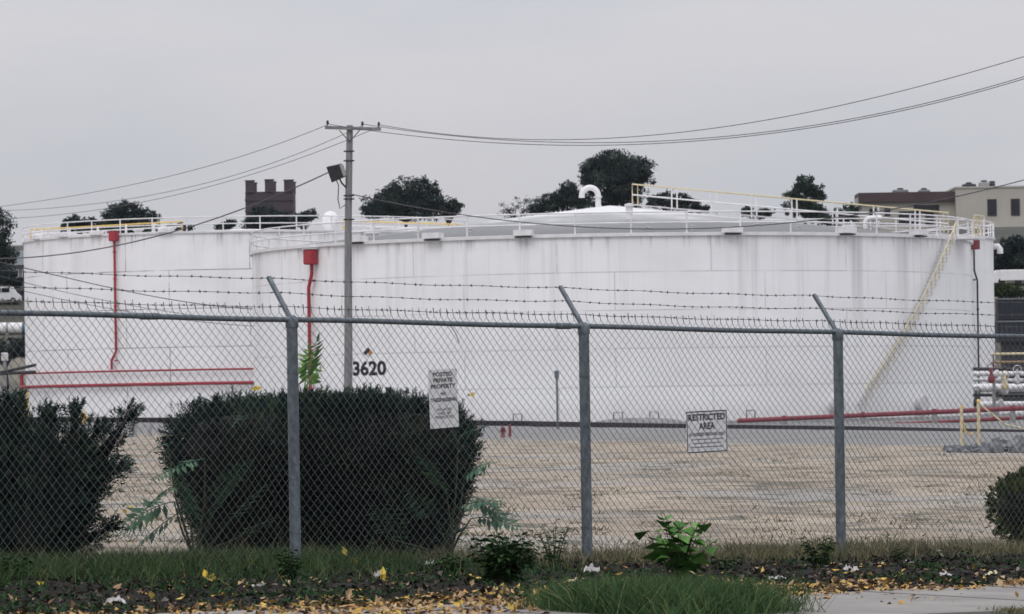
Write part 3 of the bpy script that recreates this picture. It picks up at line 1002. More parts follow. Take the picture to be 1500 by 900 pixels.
    root3, P, roof = make_tank('white storage tank peeping out behind the tank with the yellow stair', pxc, C, R, H, .9, .9, .45, 9.5, 44, .055, 81, M['white'])
    th = theta(1430, pxc, C, R + .38)
    foam_pipe(root3, P, th, R, H, .5, M['dark_red'], M['brown_steel'], .5, H - 3.3, H - .7, .075)
    th = radians(86); out = (P(th, R + 1, 0) - P(th, R, 0)); tang = Vector((-out.y, out.x, 0))
    mb = MB(); mb.tube([P(th, R - .1, H - .7), P(th, R + .4, H - .7), P(th, R + .55, H - .95), P(th, R + .55, H - 1.3)], .26, 10); mb.build('overflow_spout', M['white'], root3)

def cen_of(o):
    return Vector(o.location)

# ------------------------------------------------------------------ pole and wires
def wire3(label, pts, d0, d1, rad, name='power_line', group='overhead wires', n=80):
    """a sagging wire: pixel knots give its course, its distance runs evenly from d0 to d1"""
    xs = [p[0] for p in pts]
    def spl(x):
        # Catmull-like Lagrange on up to four knots
        y = 0
        for i, (xi, yi) in enumerate(pts):
            l = 1
            for j, xj in enumerate(xs):
                if j != i: l *= (x - xj) / (xi - xj)
            y += yi * l
        return y
    mb = MB()
    path = []
    for k in range(n + 1):
        f = k / n; x = xs[0] + (xs[-1] - xs[0]) * f
        # 1/d runs linearly with the picture column along a straight plan
        d = 1 / ((1 - f) / d0 + f / d1)
        path.append(W(x, spl(x), d))
    mb.tube(path, rad, 6)
    o = mb.build(name, M['cable'], None, path[0])
    tag(o, label, 'cable', group)
    return o

def build_pole():
    D = 160.0
    base = W(508, 600, D); base.z = 0
    top = W(512, 184, D)
    root = thing('utility_pole', 'weathered wooden utility pole with one crossarm and a floodlight', 'utility pole', (base.x, D, 0))
    mb = MB()
    mb.tube([base.lerp(top, f) + Vector((.02 * sin(f * 7), 0, 0)) for f in np.linspace(0, 1, 16)], [.175 - .05 * f for f in np.linspace(0, 1, 16)], 14)
    pole = mb.build('pole', M['pole_wood'], root)
    al, ar = W(476, 187, D - .2), W(558, 189.5, D - .2)
    d = (ar - al).normalized()
    mb = MB(); mb.box((al + ar) / 2, ((ar - al).length, .10, .125), d, (0, 1, 0), d.cross(Vector((0, 1, 0))), .01)
    arm = mb.build('crossarm', M['pole_wood'], root)
    for px in (480, 531, 555):
        b = al.lerp(ar, (px - 476) / 82.0)
        mb = MB(); mb.lathe([(.02, .05), (.02, .13), (.055, .14), (.06, .19), (.035, .21), (.05, .23), (.045, .27), (0, .28)], b, 10)
        mb.build('insulator', M['dark_metal'], arm)
    for sx in (-1, 1):
        mb = MB(); mb.tube([W(512, 208, D - .15), W(512 + sx * 15, 191, D - .25)], .018, 5); mb.build('arm_brace', M['dark_metal'], arm)
    # floodlight on a bent bracket
    fl = W(493, 253, D - .2)
    ax = Vector((.93, -.25, .28)).normalized()
    up = Vector((-.30, -.1, .95)); up = (up - ax * up.dot(ax)).normalized(); dp = ax.cross(up)
    mb = MB()
    mb.prism([(-.27, -.31), (.26, -.27), (.26, .27), (-.27, .33)], dp * .34, fl - dp * .17, ax, up)
    hd = mb.build('floodlight', M['dark_metal'], root)
    mb = MB(); mb.box(fl + ax * .27, (.10, .34, .46), ax, dp, up, .02); mb.build('lamp_visor', M['concrete'], hd)
    mb = MB(); mb.tube([fl + Vector((.12, 0, -.25)), fl + Vector((.2, 0, -.42)), W(507, 275, D - .1)], .035, 6); mb.build('bracket', M['dark_metal'], hd)
    mb = MB(); mb.tube([fl + Vector((-.02, 0, -.28)), W(496, 272, D - .2), W(495, 292, D - .2), W(498, 306, D - .2), W(506, 300, D - .15)], .022, 5); mb.build('lamp_cord', M['cable'], hd)
    for y in (222, 236, 287, 322, 292):
        mb = MB(); c = W(511, y, D); mb.tube([c + Vector((-.2, -.12, 0)), c + Vector((.22, -.12, 0))], .03, 6); mb.build('pole_bolt', M['dark_metal'], pole)

    r = .0125
    wire3('thin wire falling to the horizon from the crossarm end insulator', [(480, 183), (250, 258), (0, 303), (-120, 317)], D - .2, 250, r)
    wire3('thin wire falling from the middle crossarm insulator beside the brick tower', [(531, 184), (340, 258), (160, 296), (0, 309)], D - .2, 245, r)
    wire3('lowest of the three thin wires falling from the crossarm past the brick tower', [(555, 186), (320, 270), (160, 305), (0, 321)], D - .2, 240, r)
    wire3('upper thin wire curving up to the sky from the crossarm', [(555, 183), (800, 205), (1100, 180), (1700, 18)], D - .2, 120, r)
    wire3('middle thin wire sagging over the domed roof from the crossarm', [(531, 182), (830, 209), (1150, 190), (1700, 42)], D - .2, 118, r)
    wire3('lower thin wire sagging deepest over the domed roof', [(480, 182), (820, 213), (1150, 193), (1700, 45)], D - .2, 118, r)
    wire3('thick service cable rising to the floodlight past the brick tower', [(483, 252), (296, 327), (150, 364), (-60, 378)], D - .2, 190, .026)
    wire3('thick service cable sagging across the big tank roof', [(516, 285), (880, 334), (1200, 322), (1700, 200)], D, 150, .019)
    wire3('steep thick cable running down the wall of the tank with the red pipes', [(-60, 372), (41, 394), (217, 433), (372, 453)], 300, 330, .034, 'guy_cable', 'slack cables in front of the seamed tank')
    wire3('thin steep cable running down the wall of the tank with the red pipes', [(-60, 388), (60, 420), (255, 458), (372, 472)], 300, 330, .022, 'guy_cable', 'slack cables in front of the seamed tank')
    wire3('lowest thin cable slanting across the wall of the tank with the red pipes', [(-60, 404), (50, 430), (220, 462), (372, 478)], 300, 330, .022, 'guy_cable', 'slack cables in front of the seamed tank')

# ------------------------------------------------------------------ dike wall, pipes and yard pieces
def build_yard():
    # gravel dike with the dark curb wall on its crest
    knots = [(-60, 250, 609, 615), (0, 252, 611, 617), (230, 250, 612, 618.5), (480, 240, 614.5, 621), (775, 226, 617, 624), (1070, 190, 622.5, 630), (1240, 172, 624.5, 634), (1490, 150, 629.5, 639), (1600, 142, 631.5, 641.5)]
    dk = MB(); wl = MB()
    A, B, Cc, Dd, Ee = [], [], [], [], []
    for px, d, y0, y1 in knots:
        top = W(px, y0, d); bot = W(px, y1 + 1.3, d)
        A.append(top); B.append(bot)
        z = max(bot.z, .06)
        Cc.append(Vector((bot.x + .5, d - .8, z + .02))); Dd.append(Vector((bot.x - 1, d - 4.5, g(bot.x, d) - .05))); Ee.append(Vector((bot.x, d + 5, -.05)))
    n = len(knots)
    for i in range(n - 1):
        th = Vector((0, .28, 0)); dn = Vector((0, 0, .35))
        a0, a1, b0, b1 = A[i], A[i + 1], B[i] - dn, B[i + 1] - dn
        wl.add([a0, a1, b1, b0, a0 + th, a1 + th, b1 + th, b0 + th], [(0, 3, 2, 1), (4, 5, 6, 7), (0, 1, 5, 4), (3, 7, 6, 2)])
        dk.add([B[i] + Vector((0, .4, 0)), B[i + 1] + Vector((0, .4, 0)), Cc[i + 1], Cc[i], Dd[i + 1], Dd[i], Ee[i + 1], Ee[i]],
               [(0, 3, 2, 1), (3, 5, 4, 2), (0, 1, 6, 7)])
    o = wl.build('dike_wall', M['brown_steel'], None, A[4] * 1.0); tag(o, 'long low dark curb wall in front of the storage tanks', 'low wall')
    o = dk.build('embankment', M['grey_mound']); o['kind'] = 'structure'

    # oval grey mound on the dike
    mb = MB(); c = W(935, 618, 228); prof = []
    for f in np.linspace(0, 1, 8): prof.append((2.7 * cos(f * pi / 2) + .001, .34 * sin(f * pi / 2)))
    mb.lathe([(r, z) for r, z in prof], c + Vector((0, 0, -.12)), 28); o = mb.build('gravel_mound', M['grey_mound'], None, c); tag(o, 'low oval heap of grey gravel against the big tank foot', 'gravel heap')

    # red fire mains
    def main(label, pts, rad, m, stands=()):
        P = [W(*p) for p in pts]
        root = thing('fire_main_pipe', label, 'pipe', (P[0].x, P[0].y, 0))
        mb = MB(); mb.tube(P, rad, 12); pp = mb.build('pipe', m, root)
        for i, f in enumerate(stands):
            q = P[0].lerp(P[-1], f)
            mb = MB(); mb.tube([q - FX(P) * .08, q + FX(P) * .08], rad * 1.45, 12); mb.build('flange', m, pp)
            mb = MB(); mb.box((q.x, q.y, q.z / 2 - rad / 2), (.25, .3, max(q.z - rad, .05))); mb.build('pipe_support', M['concrete'], root)
    def FX(P): return (P[-1] - P[0]).normalized()
    main('thick red fire main running above the curb wall towards the yellow gate posts', [(1082, 616.5, 226), (1560, 595.5, 208)], .125, M['main_red'], (.15, .4, .62, .85))
    main('thinner dull red pipe lying below the thick red fire main', [(1215, 627, 222), (1560, 609, 214)], .10, M['dark_red'], (.3, .7))

    # white product pipes beyond the big tank
    rack = [(547, .16, 'white', 'thin white'), (557, .13, 'white_dirty', 'dull thin white'), (568, .30, 'white', 'thickest insulated white'), (579, .12, 'dark_metal', 'dark'), (593, .26, 'white', 'lowest insulated white'), (541, .12, 'dark_metal', 'thin dark upper'), (606, .2, 'white_dirty', 'dull white ground level')]
    for i, (y, rad, m, desc) in enumerate(rack):
        d = 286 + i * 1.1
        P = [W(1395, y - (1 if i % 2 else -1), d), W(1480, y + .5, d), W(1600, y - .5, d - 4)]
        root = thing('product_pipe', desc + ' pipe running out behind the big tank', 'pipe', (P[0].x, d, 0), 'pipes beyond the big tank')
        mb = MB(); mb.tube(P, rad, 10); pp = mb.build('pipe', M[m], root)
        for k, f in enumerate((.32, .6, .88)):
            q = P[0].lerp(P[2], f + .03 * (i % 3)); mb = MB(); dv = (P[2] - P[0]).normalized()
            mb.tube([q - dv * .12, q + dv * .12], rad * 1.6, 10); mb.build('flange', M[m], pp)
        for f in (.3, .7, .97):
            q = P[0].lerp(P[2], f); mb = MB(); mb.box((q.x, q.y + .1, (q.z - rad) / 2), (.2, .2, q.z - rad)); mb.build('pipe_support', M['concrete'], root)
    for i, (y, m, lab) in enumerate(((519, 'pale_yellow', 'pale yellow upper guard rail above the white pipes'), (531, 'rusty_yellow', 'rusty yellow lower guard rail above the white pipes'))):
        d = 296
        P = [W(1452, y, d), W(1600, y - 2, d)]
        root = thing('guard_rail_fence', lab, 'railing', (P[0].x, d, 0))
        mb = MB(); mb.tube(P, .09, 8); mb.build('rail', M[m], root)
        for f in (.02, .35, .7):
            q = P[0].lerp(P[1], f); mb = MB(); mb.tube([Vector((q.x, q.y, 0)), q], .05, 6); mb.build('rail_post', M['dark_metal'], root)
    # valves on the pipes
    for px, y, m, lab in ((1452, 550, 'main_red', 'red valve standing on the thin white pipe'), (1472, 560, 'pale_yellow', 'pale yellow valve wheel on the thick white pipe'), (1490, 552, 'white_dirty', 'dull white valve riser among the pipes'), (1430, 584, 'dark_metal', 'dark valve beside the big tank wall')):
        c = W(px, y, 283.5)
        root = thing('valve', lab, 'valve', c - Vector((0, 0, .5)))
        mb = MB(); mb.lathe([(.10, -.55), (.22, -.5), (.26, -.2), (.14, 0), (.09, .25), (.09, .5), (0, .52)], c, 12); b = mb.build('valve_body', M[m], root)
        mb = MB(); mb.tube([c + Vector((.28 * cos(a), -.12, .5 + .28 * sin(a))) for a in np.linspace(0, 2 * pi, 15)[:-1]], .035, 5, closed=True); mb.build('hand_wheel', M[m], b)

    # yellow gate posts with a chain on the lot edge
    d = 106.0
    for px, yt, lab in ((1409, 597, 'pale yellow gate post with a chain looped from it'), (1434, 588, 'taller pale yellow gate post beside the rubble')):
        b = W(px, 660, d); t = W(px - 1, yt, d)
        root = thing('gate_post', lab, 'post', (b.x, d, 0), 'yellow gate posts')
        b.z = -.1
        mb = MB(); mb.tube([b, t], .042, 10); pp = mb.build('post', M['pale_yellow'], root)
        mb = MB(); mb.lathe([(.05, -.02), (.05, .02), (.02, .05), (0, .055)], t, 10); mb.build('post_cap', M['yellow'], pp)
        if px < 1420:
            mb = MB(); mb.tube([W(1409, 612, d), W(1413, 630, d), W(1421, 638, d), W(1428, 633, d)], .022, 6); mb.build('chain', M['yellow'], pp)
        else:
            mb = MB(); mb.tube([W(1435, 592, d), W(1452, 606, d), W(1472, 622, d), W(1510, 630, d)], .02, 6); mb.build('slack_cable', M['pale_yellow'], pp)
    # rubble heap: broken stones
    mb = MB(); rnd = random.Random(3)
    for i in range(190):
        px = rnd.uniform(1388, 1545); q = rnd.random()
        b = ground_at(px, 664 - 6 * q); s = rnd.uniform(.04, .12) * (1 if px < 1440 else 1.2)
        b.z += s * .3 + (max(0, rnd.gauss(.03, .06)) if px > 1450 else 0)
        rot = Matrix.Rotation(rnd.uniform(0, 6), 3, Vector((rnd.gauss(0, 1), rnd.gauss(0, 1), rnd.gauss(0, 1))).normalized())
        vs = [rot @ Vector((x * s * rnd.uniform(.6, 1.3), y * s * rnd.uniform(.6, 1.2), z * s * rnd.uniform(.4, .9))) + b for x in (-1, 1) for y in (-1, 1) for z in (-1, 1)]
        mb.add(vs, [(0, 1, 3, 2), (4, 6, 7, 5), (0, 4, 5, 1), (2, 3, 7, 6), (0, 2, 6, 4), (1, 5, 7, 3)])
    o = mb.build('rubble', mat('blue_grey_rubble', (.24, .25, .265), (.06, .065, .075), 2.2, .9)); tag(o, 'scattered grey stone rubble at the foot of the yellow gate posts', 'rubble', kind='stuff')

    # slim marker post with a small box, in front of the big tank
    d = 215
    b, t = W(817, 637, d), W(815.5, 543, d)
    b.z = 0
    root = thing('marker_post', 'slim grey post with a small box at its top before the big tank', 'post', (b.x, d, 0))
    mb = MB(); mb.tube([b, t], .055, 8); mb.build('post', M['galv'], root)
    mb = MB(); mb.box(W(815.5, 549, d - .12), (.24, .12, .42), bev=.02); mb.build('post_box', M['galv'], root)
    # small red hydrant by the curb wall
    d = 200
    b = ground_at(737, 641); 
    root = thing('hydrant', 'small dull red hydrant standing below the curb wall', 'hydrant', b)
    mb = MB(); mb.lathe([(.12, 0), (.12, .05), (.08, .06), (.08, .30), (.10, .32), (.09, .38), (.05, .44), (0, .45)], b, 12); bd = mb.build('hydrant_body', M['dark_red'], root)
    mb = MB(); mb.tube([b + Vector((-.13, 0, .26)), b + Vector((.13, 0, .26))], .035, 8); mb.build('hydrant_outlet', M['dark_red'], bd)
    mb = MB(); b2 = ground_at(747, 640); mb.lathe([(.07, 0), (.055, .48), (.04, .53), (0, .54)], b2, 10); o = mb.build('bollard', M['dark_red'], None, b2); tag(o, 'short dull red bollard beside the small dull red hydrant', 'bollard')
    # yellow hydrant and pale bollards between the two dark bushes
    d = 246
    b = W(123, 622, d)
    root = thing('hydrant', 'yellow hydrant peeping over the spreading dark bush', 'hydrant', b)
    mb = MB(); mb.lathe([(.20, 0), (.20, .06), (.13, .08), (.13, .5), (.17, .53), (.15, .64), (.08, .74), (0, .77)], b, 12); bd = mb.build('hydrant_body', M['yellow'], root)
    mb = MB(); mb.tube([b + Vector((-.26, 0, .42)), b + Vector((.26, 0, .42))], .07, 8); mb.build('hydrant_outlet', M['yellow'], bd)
    for px, y, h, lab in ((140, 622, .42, 'short pale bollard next to the yellow hydrant'), (147, 622, .36, 'shorter pale bollard second from the yellow hydrant'), (193, 637, .65, 'pale bollard first of the close pair on the gravel'), (198, 637, .62, 'pale bollard second of the close pair on the gravel'), (220, 638, .50, 'lone pale bollard beside the clipped hedge')):
        b = W(px, y, 205 if y > 630 else 246)
        mb = MB(); mb.lathe([(.09, -.3), (.09, h), (.07, h + .06), (0, h + .08)], b, 12); o = mb.build('bollard', M['concrete'], None, b); tag(o, lab, 'bollard', 'pale bollards')

# ------------------------------------------------------------------ far buildings and vehicles
def build_far():
    # brick tower with three merlons
    D = 620.0; s = D / F
    def B(px, py): return W(px, py, D)
    ux = Vector((1, 0, 0)); uz = Vector((0, 0, 1))
    m, t, b = nt('tower_brick')
    br = t.nodes.new('ShaderNodeTexBrick'); br.inputs['Scale'].default_value = 1.0
    br.inputs['Brick Width'].default_value = .5; br.inputs['Row Height'].default_value = .16; br.inputs['Mortar Size'].default_value = .015
    br.inputs['Color1'].default_value = (.070, .052, .062, 1); br.inputs['Color2'].default_value = (.05, .039, .048, 1); br.inputs['Mortar'].default_value = (.11, .095, .10, 1)
    mp = t.nodes.new('ShaderNodeMapping'); mp.inputs['Rotation'].default_value = (radians(90), 0, 0)
    tc = t.nodes.new('ShaderNodeTexCoord'); t.links.new(tc.outputs['Object'], mp.inputs[0]); t.links.new(mp.outputs[0], br.inputs['Vector'])
    n = noise(t, tc.outputs['Object'], .5, 6)
    t.links.new(mixc(t, mathn(t, 'MULTIPLY', n, .6), br.outputs[0], (.045, .033, .045)), b.inputs['Base Color']); b.inputs['Roughness'].default_value = .95
    bx = B(394.5, 400)
    gz = terr(bx.x, D)
    root = thing('brick_tower', 'dark brick church tower with three square merlons', 'tower', (bx.x, D, gz))
    wL, wR = B(359.5, 300).x, B(429.5, 300).x
    zt = B(394, 281).z
    depth = 7.2
    mb = MB(); mb.box(((wL + wR) / 2, D + depth / 2, (gz + zt) / 2 - .5), (wR - wL, depth, zt - gz + 1)); body = mb.build('tower_wall', m, root)
    for back in (0, 1):
        for a, c_, yt in ((359.5, 372, 265.5), (388, 400.5, 264), (416, 429.5, 264.5)):
            x0, x1 = B(a, 270).x, B(c_, 270).x; z1 = B((a + c_) / 2, yt).z
            yy = D - .1 + (depth - 1.0) * back
            mb = MB(); mb.box(((x0 + x1) / 2, yy + .6, (zt + z1) / 2 - .05), (x1 - x0, 1.3, z1 - zt + .1)); mr = mb.build('merlon', m, root)
            mb = MB(); mb.box(((x0 + x1) / 2, yy + .6, z1 + .06), (x1 - x0 + .2, 1.5, .12)); mb.build('merlon_cap', M['fascia'], mr)
    for y in (293, 309):
        mb = MB(); mb.box(((wL + wR) / 2, D - .06, B(394, y).z), (wR - wL + .16, .14, .28)); mb.build('string_course', m, root)
    arch = [(-1.3, 0), (1.3, 0), (1.3, 2.2)] + [(1.3 * cos(a), 2.2 + 1.7 * sin(a)) for a in np.linspace(.2, pi - .2, 9)] + [(-1.3, 2.2)]
    mb = MB(); mb.prism(arch, (0, .1, 0), (bx.x, D - .05, B(394, 335).z), ux, uz); mb.build('arched_louvre', M['dark_metal'], root)

    # beige building on the hill
    D = 585.0
    def B(px, py): return W(px, py, D)
    b0 = B(1400, 350); gz = terr(b0.x, D)
    root = thing('beige_building', 'flat roofed beige building with brown fascia and rooftop units', 'building', (b0.x, D, gz))
    xl, xm, xr = B(1259, 300).x, B(1400.5, 300).x, B(1640, 300).x
    ztw, ztm = B(1330, 287).z, B(1450, 275.5).z
    mb = MB(); mb.box(((xm + xr) / 2, D + 12, (gz + ztm) / 2 - 1), (xr - xm, 24, ztm - gz + 2)); main = mb.build('main_wall', M['beige'], root)
    mb = MB(); mb.box(((xl + xm) / 2 - .01, D + 5, (gz + ztw) / 2 - 1), (xm - xl, 6, ztw - gz + 2)); wing = mb.build('wing_wall', M['beige'], root)
    zf0, zf1 = B(1330, 295).z, B(1330, 281).z
    mb = MB(); mb.box(((xl + xm) / 2, D + 4.8, (zf0 + zf1) / 2), (xm - xl - .02, 7.2, zf1 - zf0)); mb.build('fascia', M['fascia'], root)
    mb = MB(); mb.box(((xm + xr) / 2, D + 12, ztm + .12), (xr - xm + .3, 24.3, .24)); mb.build('parapet_cap', M['beige'], root)
    mb = MB(); mb.box(((xm + xr) / 2 + 3, D - 1.6, B(1490, 345).z), (xr - xm - 2, 3.2, .9)); mb.build('pale_canopy', M['siding'], root)
    for a, c_, y0, y1 in ((1447, 1459, 293, 315.5), (1481.5, 1493, 292.5, 315), (1530, 1542, 292, 315)):
        p, q = B(a, y0), B(c_, y1); fr = MB(); fr.box(((p.x + q.x) / 2, D - .02, (p.z + q.z) / 2), (q.x - p.x + .2, .16, p.z - q.z + .2)); w = fr.build('window', M['fascia'], root)
        mb = MB(); mb.box(((p.x + q.x) / 2, D - .09, (p.z + q.z) / 2), (q.x - p.x, .06, p.z - q.z)); mb.build('pane', M['glass'], w)
    for a, c_, y0, y1 in ((1275, 1286, 305, 321), (1297, 1306, 304, 316), (1318, 1348, 309, 327), (1340, 1378, 300, 312), (1357, 1370, 311, 330)):
        p, q = B(a, y0), B(c_, y1); fr = MB(); fr.box(((p.x + q.x) / 2, D + 1.96, (p.z + q.z) / 2), (q.x - p.x + .2, .16, p.z - q.z + .2)); w = fr.build('window', M['beige'], root)
        mb = MB(); mb.box(((p.x + q.x) / 2, D + 1.88, (p.z + q.z) / 2), (q.x - p.x, .06, p.z - q.z)); mb.build('pane', M['glass'], w)
    for a, c_, y0, y1, mm in ((1313, 1336, 275.5, 282, 'siding'), (1351, 1368, 275.5, 282, 'siding'), (1416, 1436, 267, 276, 'dark_metal'), (1441, 1456, 264, 276, 'concrete'), (1457, 1464, 265, 276, 'dark_metal')):
        p, q = B(a, y0), B(c_, y1); mb = MB(); mb.box(((p.x + q.x) / 2, D + 6, (p.z + q.z) / 2), (q.x - p.x, 1.8, p.z - q.z), bev=.12); u = mb.build('rooftop_unit', M[mm], root)
        mb = MB(); mb.lathe([(.45, 0), (.45, .2), (.3, .28), (0, .28)], Vector(((p.x + q.x) / 2, D + 6, p.z)), 12, False); mb.build('unit_fan', M['dark_metal'], u)

    # house glimpsed beside the seamed tank
    b = ground_at(26, 420); D = b.y
    def B(px, py): return W(px, py, D)
    root = thing('grey_house', 'small grey house with green grey pitched roof', 'house', b)
    x0, x1 = B(-25, 400).x, B(58, 400).x; z1 = B(25, 387).z
    mb = MB(); mb.box(((x0 + x1) / 2, D + 4, (b.z - 1 + z1) / 2), (x1 - x0, 8, z1 - b.z + 1)); mb.build('wall', M['siding'], root)
    mb = MB(); zr = B(25, 366).z
    mb.prism([(-4.6, 0), (4.6, 0), (0, zr - z1 + .2)], (x1 - x0 + .8, 0, 0), (x0 - .4, D + 4, z1 - .15), (0, 1, 0), uz); mb.build('roof', M['roof_grey'], root)
    for px in (6, 23, 37):
        p = B(px, 397); fr = MB(); fr.box((p.x, D - .03, p.z - .35), (.75, .1, 1.05)); w = fr.build('window', M['white_dirty'], root)
        mb = MB(); mb.box((p.x, D - .08, p.z - .35), (.58, .06, .88)); mb.build('pane', M['glass'], w)

    def vehicle(label, px, py, L, Hh, paint, name, cat, van=False, dy=0):
        b = ground_at(px, py); b.y += dy
        root = thing(name, label, cat, b, 'vehicles parked on the slope')
        w = 1.8
        prof = [(-L / 2, .35), (L / 2, .35), (L / 2 + .02, .75), (L / 2 - .12, .95)]
        if van:
            prof += [(L / 2 - .55, Hh * .62), (L / 2 - 1.0, Hh - .05), (L / 2 - 1.5, Hh), (-L / 2 + .15, Hh), (-L / 2, Hh - .2)]
        else:
            prof += [(L / 2 - .9, 1.0), (L / 2 - 1.6, Hh), (-L / 2 + .9, Hh), (-L / 2 + .2, 1.05), (-L / 2, .95)]
        mb = MB(); mb.prism(prof, (0, w, 0), b - Vector((0, w / 2, 0)), (1, 0, 0), (0, 0, 1)); body = mb.build('body', paint, root)
        for sx in (-1, 1):
            mb = MB(); c = b + Vector((sx * L * .31, -w / 2 - .02, .34))
            mb.tube([c, c + Vector((0, .22, 0))], .34, 14); wh = mb.build('wheel', M['tyre'], root)
            mb = MB(); mb.tube([c - Vector((0, .02, 0)), c + Vector((0, .1, 0))], .19, 10); mb.build('wheel_rim', M['concrete'], wh)
            mb = MB(); x0 = L / 2 - 1.45
            a, e = (-L * .36, -.1) if sx < 0 else (.0, L / 2 - 1.25)
            mb.box(b + Vector(((a + e) / 2, -w / 2 - .01, Hh * .76)), (e - a, .04, Hh * .26)); mb.build('side_window', M['glass'], body)
    vehicle('white van with dark side windows parked below the grey house', 4, 445, 4.4, 2.05, M['car_white'], 'parked_van', 'van', True)
    vehicle('dark car parked beside the white van', 42, 446, 3.6, 1.7, M['car_dark'], 'parked_car', 'car', False, 3)

    # white horizontal vessel, dark hedge and bits at the photo's edge
    b = ground_at(10, 490); D = b.y
    p0, p1 = W(-70, 481, D), W(33, 481, D); rad = 8.2 * D / F
    root = thing('horizontal_vessel', 'white horizontal vessel with a blue end cap', 'vessel', (p1.x, D, b.z))
    mb = MB(); mb.tube([p0, p1], rad, 20); mb.build('vessel_shell', M['white'], root)
    mb = MB(); mb.tube([p1, p1 + Vector((.5, 0, 0)), p1 + Vector((.62, 0, 0))], [rad, rad * .96, rad * .6], 20); mb.build('end_cap', M['blue'], root)
    for px in (10, -40):
        q = W(px, 481, D); mb = MB(); mb.tube([q, q + Vector((.22, 0, 0))], rad * 1.06, 20); mb.build('saddle_band', M['concrete'], root)
        mb = MB(); mb.box((q.x + .1, D, (q.z - rad + b.z) / 2), (.35, .8, abs(q.z - rad - b.z) + .6)); mb.build('saddle', M['concrete'], root)
    b = W(7, 529, 395); t = W(7, 517, 395)
    c = (b + t) / 2
    mb = MB(); mb.box((c.x, c.y, (b.z + t.z) / 2), (.62, .6, t.z - b.z), bev=.05); cab = mb
    root = thing('cabinet', 'small white equipment cabinet below the white vessel', 'cabinet', b)
    cb = cab.build('cabinet_body', M['white'], root)
    mb = MB(); mb.box((c.x, c.y - .32, c.z), (.5, .04, (t.z - b.z) * .8)); mb.build('cabinet_door', M['white_dirty'], cb)
    mb = MB(); mb.box((b.x, b.y, (b.z + terr(b.x, b.y)) / 2), (.3, .3, b.z - terr(b.x, b.y))); mb.build('cabinet_stand', M['concrete'], root)
    for i, (y0, y1, lab) in enumerate(((533, 546, 'upper dark pipeline crossing the slope beside the seamed tank'), (540, 548, 'lower dark pipeline crossing the slope beside the seamed tank'))):
        P = [W(-60, y0 + 6, 370), W(0, y1, 368), W(52, y0 + 2 + i * 3, 366)]
        mb = MB(); mb.tube(P, .14, 8); o = mb.build('pipeline', M['dark_metal'], None, P[0]); tag(o, lab, 'pipe')
    # gravel mound rising beyond the spreading bush
    mb = MB(); b = W(-14, 625, 392)
    prof = [(3.6 * cos(f * pi / 2) + .001, 4.0 * sin(f * pi / 2)) for f in np.linspace(0, 1, 12)]
    mb.lathe(prof, Vector((b.x, 392, -.05)), 40); o = mb.build('gravel_mound', M['grey_mound'], None, b); tag(o, 'big grey gravel heap behind the spreading dark bush', 'gravel heap')
    b = W(41, 612, 290); t = W(40, 572, 290)
    b.z = 0
    mb = MB(); mb.tube([b, t], .09, 8); o = mb.build('marker_pole', M['yellow'], None, b); tag(o, 'thin yellow marker pole at the edge of the seamed tank', 'pole')

    # at the other edge: white truck, dark trailers
    b = ground_at(1478, 417); D = b.y; 
    root = thing('box_truck', 'white box truck parked under the dark trees', 'truck', b, 'vehicles parked on the slope')
    x0, x1 = W(1463, 400, D).x, W(1540, 400, D).x; z0, z1 = W(1480, 413, D).z, W(1480, 397, D).z
    mb = MB(); mb.box(((x0 + x1) / 2, D, (z0 + z1) / 2 + .1), (x1 - x0, 2.3, z1 - z0), bev=.06); bx = mb.build('cargo_box', M['car_white'], root)
    mb = MB(); mb.box(((x0 + x1) / 2 + 1, D - 1.18, (z0 + z1) / 2 + .3), (2.2, .04, .4)); mb.build('box_stripe', M['dark_metal'], bx)
    xc = W(1457, 400, D).x
    mb = MB(); mb.prism([(-.5, 0), (1.0, 0), (1.0, 1.5), (.1, 1.5), (-.35, .8), (-.5, .7)], (0, 2.0, 0), (xc, D - 1, z0 - .1), (1, 0, 0), (0, 0, 1)); mb.build('cab', M['car_white'], root)
    for x in (x0 + .2, x0 + 2.2, x1 - 1.3):
        mb = MB(); c = Vector((x, D - 1.12, b.z + .35)); mb.tube([c, c + Vector((0, .3, 0))], .4, 12); mb.build('wheel', M['tyre'], root)
    for i, (a, c_, y0, y1, d, lab) in enumerate(((1462, 1560, 437, 468, 420, 'dark navy freight trailer nearer the shrubs'), (1461, 1560, 470, 500, 405, 'dark navy freight trailer above the yellow rails'))):
        p, q = W(a, y0, d), W(c_, y1, d)
        root = thing('freight_trailer', lab, 'trailer', (p.x, d, terr(p.x, d)), 'dark trailers beyond the pipes')
        mb = MB(); mb.box(((p.x + q.x) / 2, d + 1.25, (p.z + q.z) / 2), (q.x - p.x, 2.5, p.z - q.z), bev=.05); bd = mb.build('trailer_body', mat('navy_paint', (.022, .026, .042), (.012, .014, .022), .8, .6), root)
        for k in range(7):
            x = p.x + .4 + (q.x - p.x - .8) * k / 6; mb = MB(); mb.box((x, d - .03, (p.z + q.z) / 2), (.1, .06, (p.z - q.z) * .9)); mb.build('side_rib', M['dark_metal'], bd)
        mb = MB(); mb.box(((p.x + q.x) / 2, d - .04, p.z - .1), (q.x - p.x, .08, .14)); mb.build('top_sill', M['roof_grey'], bd)
        mb = MB(); mb.box(((p.x + q.x) / 2, d + 1.2, (q.z + terr(p.x, d)) / 2), (q.x - p.x - 1, 1.2, q.z - terr(p.x, d) + .02)); mb.build('trailer_chassis', M['dark_metal'], root)

